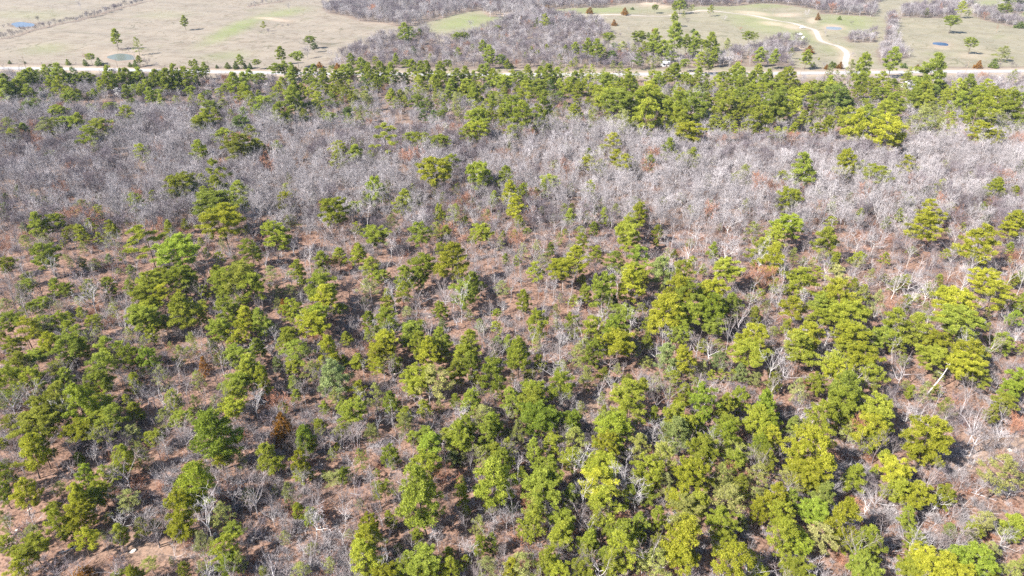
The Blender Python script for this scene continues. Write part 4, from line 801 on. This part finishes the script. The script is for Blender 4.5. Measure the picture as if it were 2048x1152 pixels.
# the far woods
far_pts = []
for poly, sp in WOODS:
    us = [a for a, b in poly]; vs_ = [b for a, b in poly]
    corners = [at(u, max(v, -40))[0] for u in (min(us), max(us)) for v in (min(vs_), max(vs_))]
    x0, x1 = min(c.x for c in corners), max(c.x for c in corners); y0, y1 = min(c.y for c in corners), max(c.y for c in corners)
    sp *= .74
    gx = np.arange(x0, x1, sp); gy = np.arange(y0, y1, sp)
    for yy in gy:
        for xx in gx:
            a, b = xx + rnd.uniform(-.5, .5) * sp, yy + rnd.uniform(-.5, .5) * sp
            u, v = px([a], [b], [0.0]); u, v = float(u[0]), float(v[0])
            if not inside(np.array([u]), np.array([v]), poly)[0]: continue
            off = b - float(road_y(a))
            if -34 < off < 13: continue
            if rnd.random() < .06: continue
            r_ = rnd.random(); tone = 'w' if r_ < .04 else 'd' if r_ < .56 else 'r' if r_ < .58 else 'l'
            near_low = rnd.uniform(.62, .98) if rnd.random() < .75 else rnd.uniform(.4, .62)
            if v < 60: near_low *= 1.35
            far_pts.append((a, b, gz1(a, b), rnd.uniform(0, 6.28), near_low, pick(rnd.choice([0, 1, 2, 5, 8, 9, 8, 9]), tone)))
far_tot = len(far_pts)
scatter("bare_woods", src, pts, "grey leafless hardwood wood filling the slope between the pines", "bare woods")
scatter("far_woods", src, far_pts, "lavender-grey bare woods and thickets in the fields beyond the road", "far woods")
# hedgerows: one shrub after another
hn = 0
for line, sp, hh in HEDGES:
    P_ = [at(u, v)[0] for u, v in line]
    for a, b in zip(P_[:-1], P_[1:]):
        L = (b - a).length; n = max(1, int(L / sp))
        for i in range(n):
            q = a + (b - a) * ((i + rnd.random()) / n); q.x += rnd.gauss(0, .8); q.y += rnd.gauss(0, 1.0)
            u, v = px([q.x], [q.y], [2.0])
            if not (-5 < u[0] < 2053 and 0 < v[0]): continue
            add_bare(q.x, q.y, hh / 10 * rnd.uniform(.35, .72), rnd.choice('ddldd'), rnd.choice([8, 9, 8, 9, 3]), "bare_shrub", "bare shrubs along the field hedgerow", u=float(u[0]), v=float(v[0])); hn += 1
# the remaining pines
psrc = []; pkeys = []
seen = set()
for o in PINES + YOUNG:
    c = {q.name.split(".")[0]: q for q in o.children}
    key = (c["crown"].data.name, c["crown"].material_slots[0].material.name)
    tone = next(t for t, m in FOLM.items() if m == c["crown"].material_slots[0].material)
    if (key[1], sum(1 for s in pkeys if s[0] == tone)) and sum(1 for s in pkeys if s[0] == tone) < 4 and key not in seen:
        seen.add(key); pkeys.append((tone, c["crown"].scale.x, c["crown"].scale.z)); psrc.append(kids(o))
ppts = []
for t in rest_pines:
    u, v, w, h, tone, x, y, g, D, L, T, dist = t
    ks = [i for i, s in enumerate(pkeys) if s[0] == tone] or [i for i, s in enumerate(pkeys) if s[0] == 'g']
    k = min(ks, key=lambda i: abs(pkeys[i][2] / pkeys[i][1] - L / D) + rnd.uniform(0, .25)); s = D / pkeys[k][1]
    ppts.append((x, y, g, rnd.uniform(0, 6.28), s, k))
if ppts: scatter("pine_woods", psrc, ppts, "smaller and more distant green pines of the belt before the road", "pine woods")

# undergrowth: a few brush clumps that show, then the scatter
bsrc = []
for i, (u, v) in enumerate([(1115, 1098), (430, 910), (730, 1120), (1700, 1010), (250, 980), (640, 905)]):
    p, t = at(u, v); o = bpy.data.objects.new("brush_clump", BRUSH[i % 4])
    m = TWIG['ldlrwl'[i]]
    if len(o.data.materials) == 0: o.data.materials.append(m)
    o.material_slots[0].link = 'OBJECT'; o.material_slots[0].material = m
    o.location = (p.x, p.y, gz1(p.x, p.y)); o.scale = (1.3, 1.3, 1.2); link(o)
    tag(o, place_label(["bare brush clump"], u, v), "brush", "brush clumps on the wood floor"); bsrc.append([(o, (0, 0, 0), (1, 1, 1))])
upts = []
for _ in range(13000):
    yy = 74 + 330 * rnd.random() ** 1.35; xx = rnd.uniform(-1, 1) * (yy * .8 + 22)
    if yy - float(road_y(xx)) > -18 or fbm(xx * 1.7, yy * 1.7) + rnd.gauss(0, .2) < .34: continue
    upts.append((xx, yy, gz1(xx, yy), rnd.uniform(0, 6.28), rnd.uniform(.45, 1.35), rnd.choice([0, 0, 2, 2, 5, 1, 3, 4])))
scatter("undergrowth", bsrc, upts, "thin leafless brush and saplings over the leaf litter of the wood", "undergrowth")

# ------------------------------------------------------------------ fallen logs, the leaning dead pine, pale rocks
def log_mesh(seed, L, r):
    rg = np.random.default_rng(seed); V, F = [], []
    k = np.linspace(0, 1, 7); w = rg.normal(0, .04 * L / 6, (7, 2)).cumsum(0)
    tube_pts(np.column_stack([k * L, w[:, 0], r * 1.0 + 0 * k]), r * (1 - .55 * k), 7, V, F)
    for i in range(4):
        t = rg.uniform(.35, .95); a = rg.uniform(.2, 2.9); q = np.array([t * L, 0, r]); kk = np.linspace(0, 1, 3); l = rg.uniform(.8, 2.2)
        tube_pts(q + np.column_stack([kk * l * .7, kk * l * math.cos(a), kk * l * .5 * math.sin(a)]), r * .35 * (1 - .7 * kk), 4, V, F)
    return mesh_np("log", V, F, smooth=True)
for i, (u, v, u2, v2) in enumerate([(283, 1042, 316, 1008), (300, 993, 322, 996), (790, 1023, 806, 1018), (1770, 640, 1795, 615), (1828, 625, 1880, 612), (470, 690, 520, 700), (1450, 520, 1490, 505), (870, 640, 900, 628), (1930, 985, 1990, 1005), (1560, 1000, 1600, 960), (700, 985, 720, 990),
        (1020, 505, 1060, 515), (120, 1110, 160, 1096), (1700, 955, 1740, 950), (850, 1000, 880, 990), (640, 1050, 655, 1080), (1450, 870, 1485, 858), (560, 560, 590, 552), (1730, 700, 1755, 690), (1230, 545, 1275, 535)]):
    a, _ = at(u, v); b, _ = at(u2, v2); d = b - a
    me = log_mesh(50 + i, d.length, rnd.uniform(.08, .15)); me.materials.append(BARK['l' if i % 3 else 'w'])
    o = link(bpy.data.objects.new("fallen_log", me)); o.location = (a.x, a.y, gz1(a.x, a.y)); o.rotation_euler = (0, 0, math.atan2(d.y, d.x))
    tag(o, place_label(["pale fallen log on the leaf litter", "pale fallen branch on the leaf litter"], (u + u2) / 2, (v + v2) / 2), "log", "fallen logs on the wood floor")
a, _ = at(1852, 792); V, F = [], []
b, _ = at(1906, 724, 7.0); d = np.array(b - a); k = np.linspace(0, 1, 8)
tube_pts(np.outer(k, d) + np.column_stack([.25 * np.sin(k * 5), .12 * np.sin(k * 7), 0 * k]), .19 * (1 - .72 * k) + .05 * np.exp(-k * 9), 8, V, F)
for t, sx, sz in ((.45, 1.2, .6), (.6, -1.1, .5), (.72, .9, .8), (.85, -.8, .7), (.95, .6, .6)):
    kk = np.linspace(0, 1, 3); tube_pts(d * t + np.column_stack([kk * sx, kk * .4, kk * sz]), .07 * (1 - .6 * kk), 4, V, F)
me = mesh_np("dead_pine", V, F, smooth=True); me.materials.append(BARK['l'])
o = link(bpy.data.objects.new("dead_tree", me)); o.location = (a.x, a.y, gz1(a.x, a.y)); tag(o, "leaning dead pine trunk, stripped pale, propped beside a green pine near the photo's edge", "dead tree")
rock_m = pale_mat("pale_rock", (.45, .38, .32), (.62, .55, .48), 2.5)
for i, (u, v, w) in enumerate([(267, 1106, 13), (34, 1063, 6), (60, 1021, 8), (860, 632, 7), (430, 1068, 10), (1870, 990, 9), (2020, 900, 10), (300, 668, 11), (790, 745, 7), (1180, 560, 6)]):
    p, t = at(u, v); r = w * t / FPX / 2; rg = np.random.default_rng(i)
    import bmesh
    bm = bmesh.new(); bmesh.ops.create_icosphere(bm, subdivisions=3, radius=1)
    ph = rg.uniform(0, 6, 6)
    for q in bm.verts:
        k = 1 + .16 * math.sin(q.co.x * 3 + ph[0]) + .13 * math.sin(q.co.y * 4 + ph[1]) + .10 * math.sin(q.co.z * 5 + q.co.x * 3 + ph[2])
        q.co = Vector((q.co.x * k * r, q.co.y * k * r * .8, max(-.3, q.co.z) * k * r * .45))
    me = bpy.data.meshes.new("rock"); bm.to_mesh(me); bm.free(); me.materials.append(rock_m)
    o = link(bpy.data.objects.new("rock", me)); o.location = (p.x, p.y, gz1(p.x, p.y)); o.rotation_euler = (0, 0, rg.uniform(0, 6))
    tag(o, place_label(["pale sandstone rock lying in brown leaves", "small pale rock lying in brown leaves"], u, v), "rock", "pale rocks on the wood floor")

# ------------------------------------------------------------------ houses, sheds, vehicles, poles by the road
def flat_mat(name, col, rough=.5):
    m, nt, bs = nodes_of(name, rough); geo = N(nt, "ShaderNodeNewGeometry"); n = noise(nt, .8, 4, .6, geo.outputs["Position"])
    nt.links.new(mixc(nt, ramp(nt, n, .3, .75), col, tuple(c * .82 for c in col)), bs.inputs["Base Color"]); return m
WHITE = flat_mat("white_paint", (.80, .80, .80)); METAL = flat_mat("white_metal_roof", (.78, .80, .83), .35); DARK = flat_mat("dark_glass", (.03, .035, .045), .15)
WOODM = flat_mat("weathered_wood", (.30, .24, .19), .8); TAN = flat_mat("tan_siding", (.55, .45, .36), .7); TYRE = flat_mat("tyre", (.03, .03, .03), .9); GREY = flat_mat("grey_metal", (.5, .52, .55), .4)
def house(u, v, w, d, h, rz, label, cat, name, wallm, roofm):
    p, _ = at(u, v); o = empty(name, (p.x, p.y, gz1(p.x, p.y)), R(rz))
    b = MB(); b.box((0, 0, h / 2 - .1), (w, d, h + .2)); rh = d * .22
    b.add([(-w / 2, -d / 2, h), (-w / 2, d / 2, h), (-w / 2, 0, h + rh - .05), (w / 2, -d / 2, h), (w / 2, d / 2, h), (w / 2, 0, h + rh - .05)], [(0, 2, 1), (3, 4, 5)])
    part("wall", b.mesh("wall"), wallm, o)
    r = MB(); e = .5
    for s in (-1, 1):
        y1, z1 = s * (d / 2 + e), h - e * .44; vs = []
        for x in (-w / 2 - e, w / 2 + e):
            vs += [(x, 0, h + rh), (x, y1, z1), (x, y1, z1 + .14), (x, 0, h + rh + .16)]
        r.add(vs, [(0, 1, 2, 3), (7, 6, 5, 4), (0, 4, 5, 1), (1, 5, 6, 2), (2, 6, 7, 3)])
    rf = part("roof", r.mesh("roof"), roofm, o)
    if name == "house":
        c = MB(); c.box((w * .25, d * .15, h + rh + .1), (.7, .7, 1.5)); part("chimney", c.mesh("chimney"), TAN, rf)
    dm = MB(); dm.box((w * .08, -d / 2 - .03, 1.05), (1.0, .07, 2.1)); part("door", dm.mesh("door"), WOODM, o)
    for x in (-.32, .32):
        wf = MB(); wf.box((x * w, -d / 2 - .03, 1.6), (1.3, .08, 1.1)); f = part("window", wf.mesh("window"), GREY, o)
        g = MB(); g.box((x * w, -d / 2 - .075, 1.6), (1.1, .04, .9)); part("pane", g.mesh("pane"), DARK, f)
    return tag(o, label, cat)
house(276, 177, 10.5, 7, 2.7, -8, "white metal-roofed house half hidden by pines below the road", "house", "house", WHITE, METAL)
house(244, 188, 8, 5.5, 2.5, -20, "small white shed in the trees beside the white-roofed house", "shed", "shed", WHITE, METAL)
house(1822, 176, 11, 6.5, 2.6, 12, "white-roofed trailer home behind pines near the road's far right end", "house", "house", GREY, METAL)
house(1330, 131.5, 5, 4, 2.6, 10, "tiny white shed under roadside pines across the highway", "shed", "shed", WHITE, METAL)
def vehicle(u, v, rz, label, kind):
    p, _ = at(u, v); o = empty("parked_" + kind, (p.x, p.y, gz1(p.x, p.y)), R(rz)); z0 = .35
    side = [(-2.6, z0), (2.6, z0), (2.65, .85), (1.5, 1.05), (.9, 1.75), (-.6, 1.8), (-.9, 1.1), (-2.6, 1.1)] if kind == "pickup" else [(-2.3, z0), (2.3, z0), (2.35, .8), (1.3, 1.0), (.6, 1.55), (-1.2, 1.6), (-2.2, 1.05), (-2.35, .8)]
    n = len(side); vs = [(x, s * .92 * (1 if z < 1.2 else .82), z) for s in (-1, 1) for x, z in side]
    b = MB(); b.add(vs, [tuple(range(n)), tuple(range(2 * n - 1, n - 1, -1))] + [(i, i + n, (i + 1) % n + n, (i + 1) % n) for i in range(n)])
    me = b.mesh("body"); body = part("body", me, WHITE, o); bv = body.modifiers.new("bevel", 'BEVEL'); bv.width = .07; bv.segments = 2
    w = MB()
    for s in (-1, 1): w.add([(x, s * .90, z) for x, z in ((1.1, 1.1), (.75, 1.6), (-.5, 1.66), (-.6, 1.1))] + [(x, s * .80, z) for x, z in ((1.1, 1.1), (.75, 1.6), (-.5, 1.66), (-.6, 1.1))], [(0, 1, 2, 3), (7, 6, 5, 4), (0, 4, 5, 1), (1, 5, 6, 2), (2, 6, 7, 3), (3, 7, 4, 0)])
    part("window", w.mesh("window"), DARK, o)
    ws = MB(); ws.add([(1.46, -.72, 1.10), (1.46, .72, 1.10), (.96, .66, 1.72), (.96, -.66, 1.72)], [(0, 1, 2, 3)]); part("windshield", ws.mesh("windshield"), DARK, o)
    for x in (-1.6, 1.6):
        for s in (-1, 1):
            t = MB(); t.cyl((x, s * .98, .36), (x, s * .74, .36), .36, .36, 16); wh = part("wheel", t.mesh("tyre"), TYRE, o)
            q = MB(); q.cyl((x, s * 1.0, .36), (x, s * .95, .36), .20, .20, 12); part("rim", q.mesh("rim"), GREY, wh)
    return tag(o, label, kind)
vehicle(1604.5, 57, 200, "white pickup parked on the grass beside the gravel drive", "pickup")
vehicle(1599, 69, 160, "small white car parked lower on the green pasture", "car")
hb = MB(); p, _ = at(1606, 76.5); hb.cyl((-.8, 0, .95), (.8, 0, .95), .95, .95, 20)
o = link(bpy.data.objects.new("hay_bale", hb.mesh("hay_bale"))); o.data.materials.append(flat_mat("pale_wrap", (.72, .66, .58))); o.location = (p.x, p.y, gz1(p.x, p.y) - .05); o.rotation_euler = (0, 0, .5)
tag(o, "pale wrapped round bale on green pasture below the parked car", "bale")
wood_post = flat_mat("pole_wood", (.22, .17, .13), .9)
for i, (u, v) in enumerate([(53, 140), (238, 145), (420, 149), (1372, 152), (1600, 152), (1930, 150)]):
    p, _ = at(u, v); o = empty("utility_pole", (p.x, p.y, 0), R(3))
    b = MB(); b.cyl((0, 0, -.2), (0, 0, 9.5), .16, .11, 10); part("pole", b.mesh("pole"), wood_post, o)
    c = MB(); c.box((0, .15, 8.9), (2.4, .1, .12)); part("crossarm", c.mesh("crossarm"), wood_post, o)
    d = MB()
    for s in (-1.0, 0.0, 1.0): d.cyl((s, .15, 8.95), (s, .15, 9.15), .05, .04, 8)
    part("insulator", d.mesh("insulator"), GREY, o)
    tag(o, place_label(["thin wooden utility pole beside the highway"], u, v), "utility pole", "utility poles beside the highway")
hz = MB(); hz.box((0, 480, 49.0), (3000, 2000, 108.0))
o = link(bpy.data.objects.new("haze", hz.mesh("haze"))); tag(o, "thin blue winter haze over the wood and fields", "haze", kind="stuff")
hm = bpy.data.materials.new("thin_haze"); hm.use_nodes = True; hn_ = hm.node_tree; hn_.nodes.clear()
ho = N(hn_, "ShaderNodeOutputMaterial"); pv = N(hn_, "ShaderNodeVolumePrincipled")
pv.inputs["Color"].default_value = (.60, .78, 1, 1); pv.inputs["Density"].default_value = .00004
hn_.links.new(pv.outputs[0], ho.inputs["Volume"]); o.data.materials.append(hm)
print("COUNTS", len(PINES), len(YOUNG), len(rest_pines), len(BARE_OBJ), "mass", len(pts), "far", far_tot, "hedge", hn, "under", len(upts))
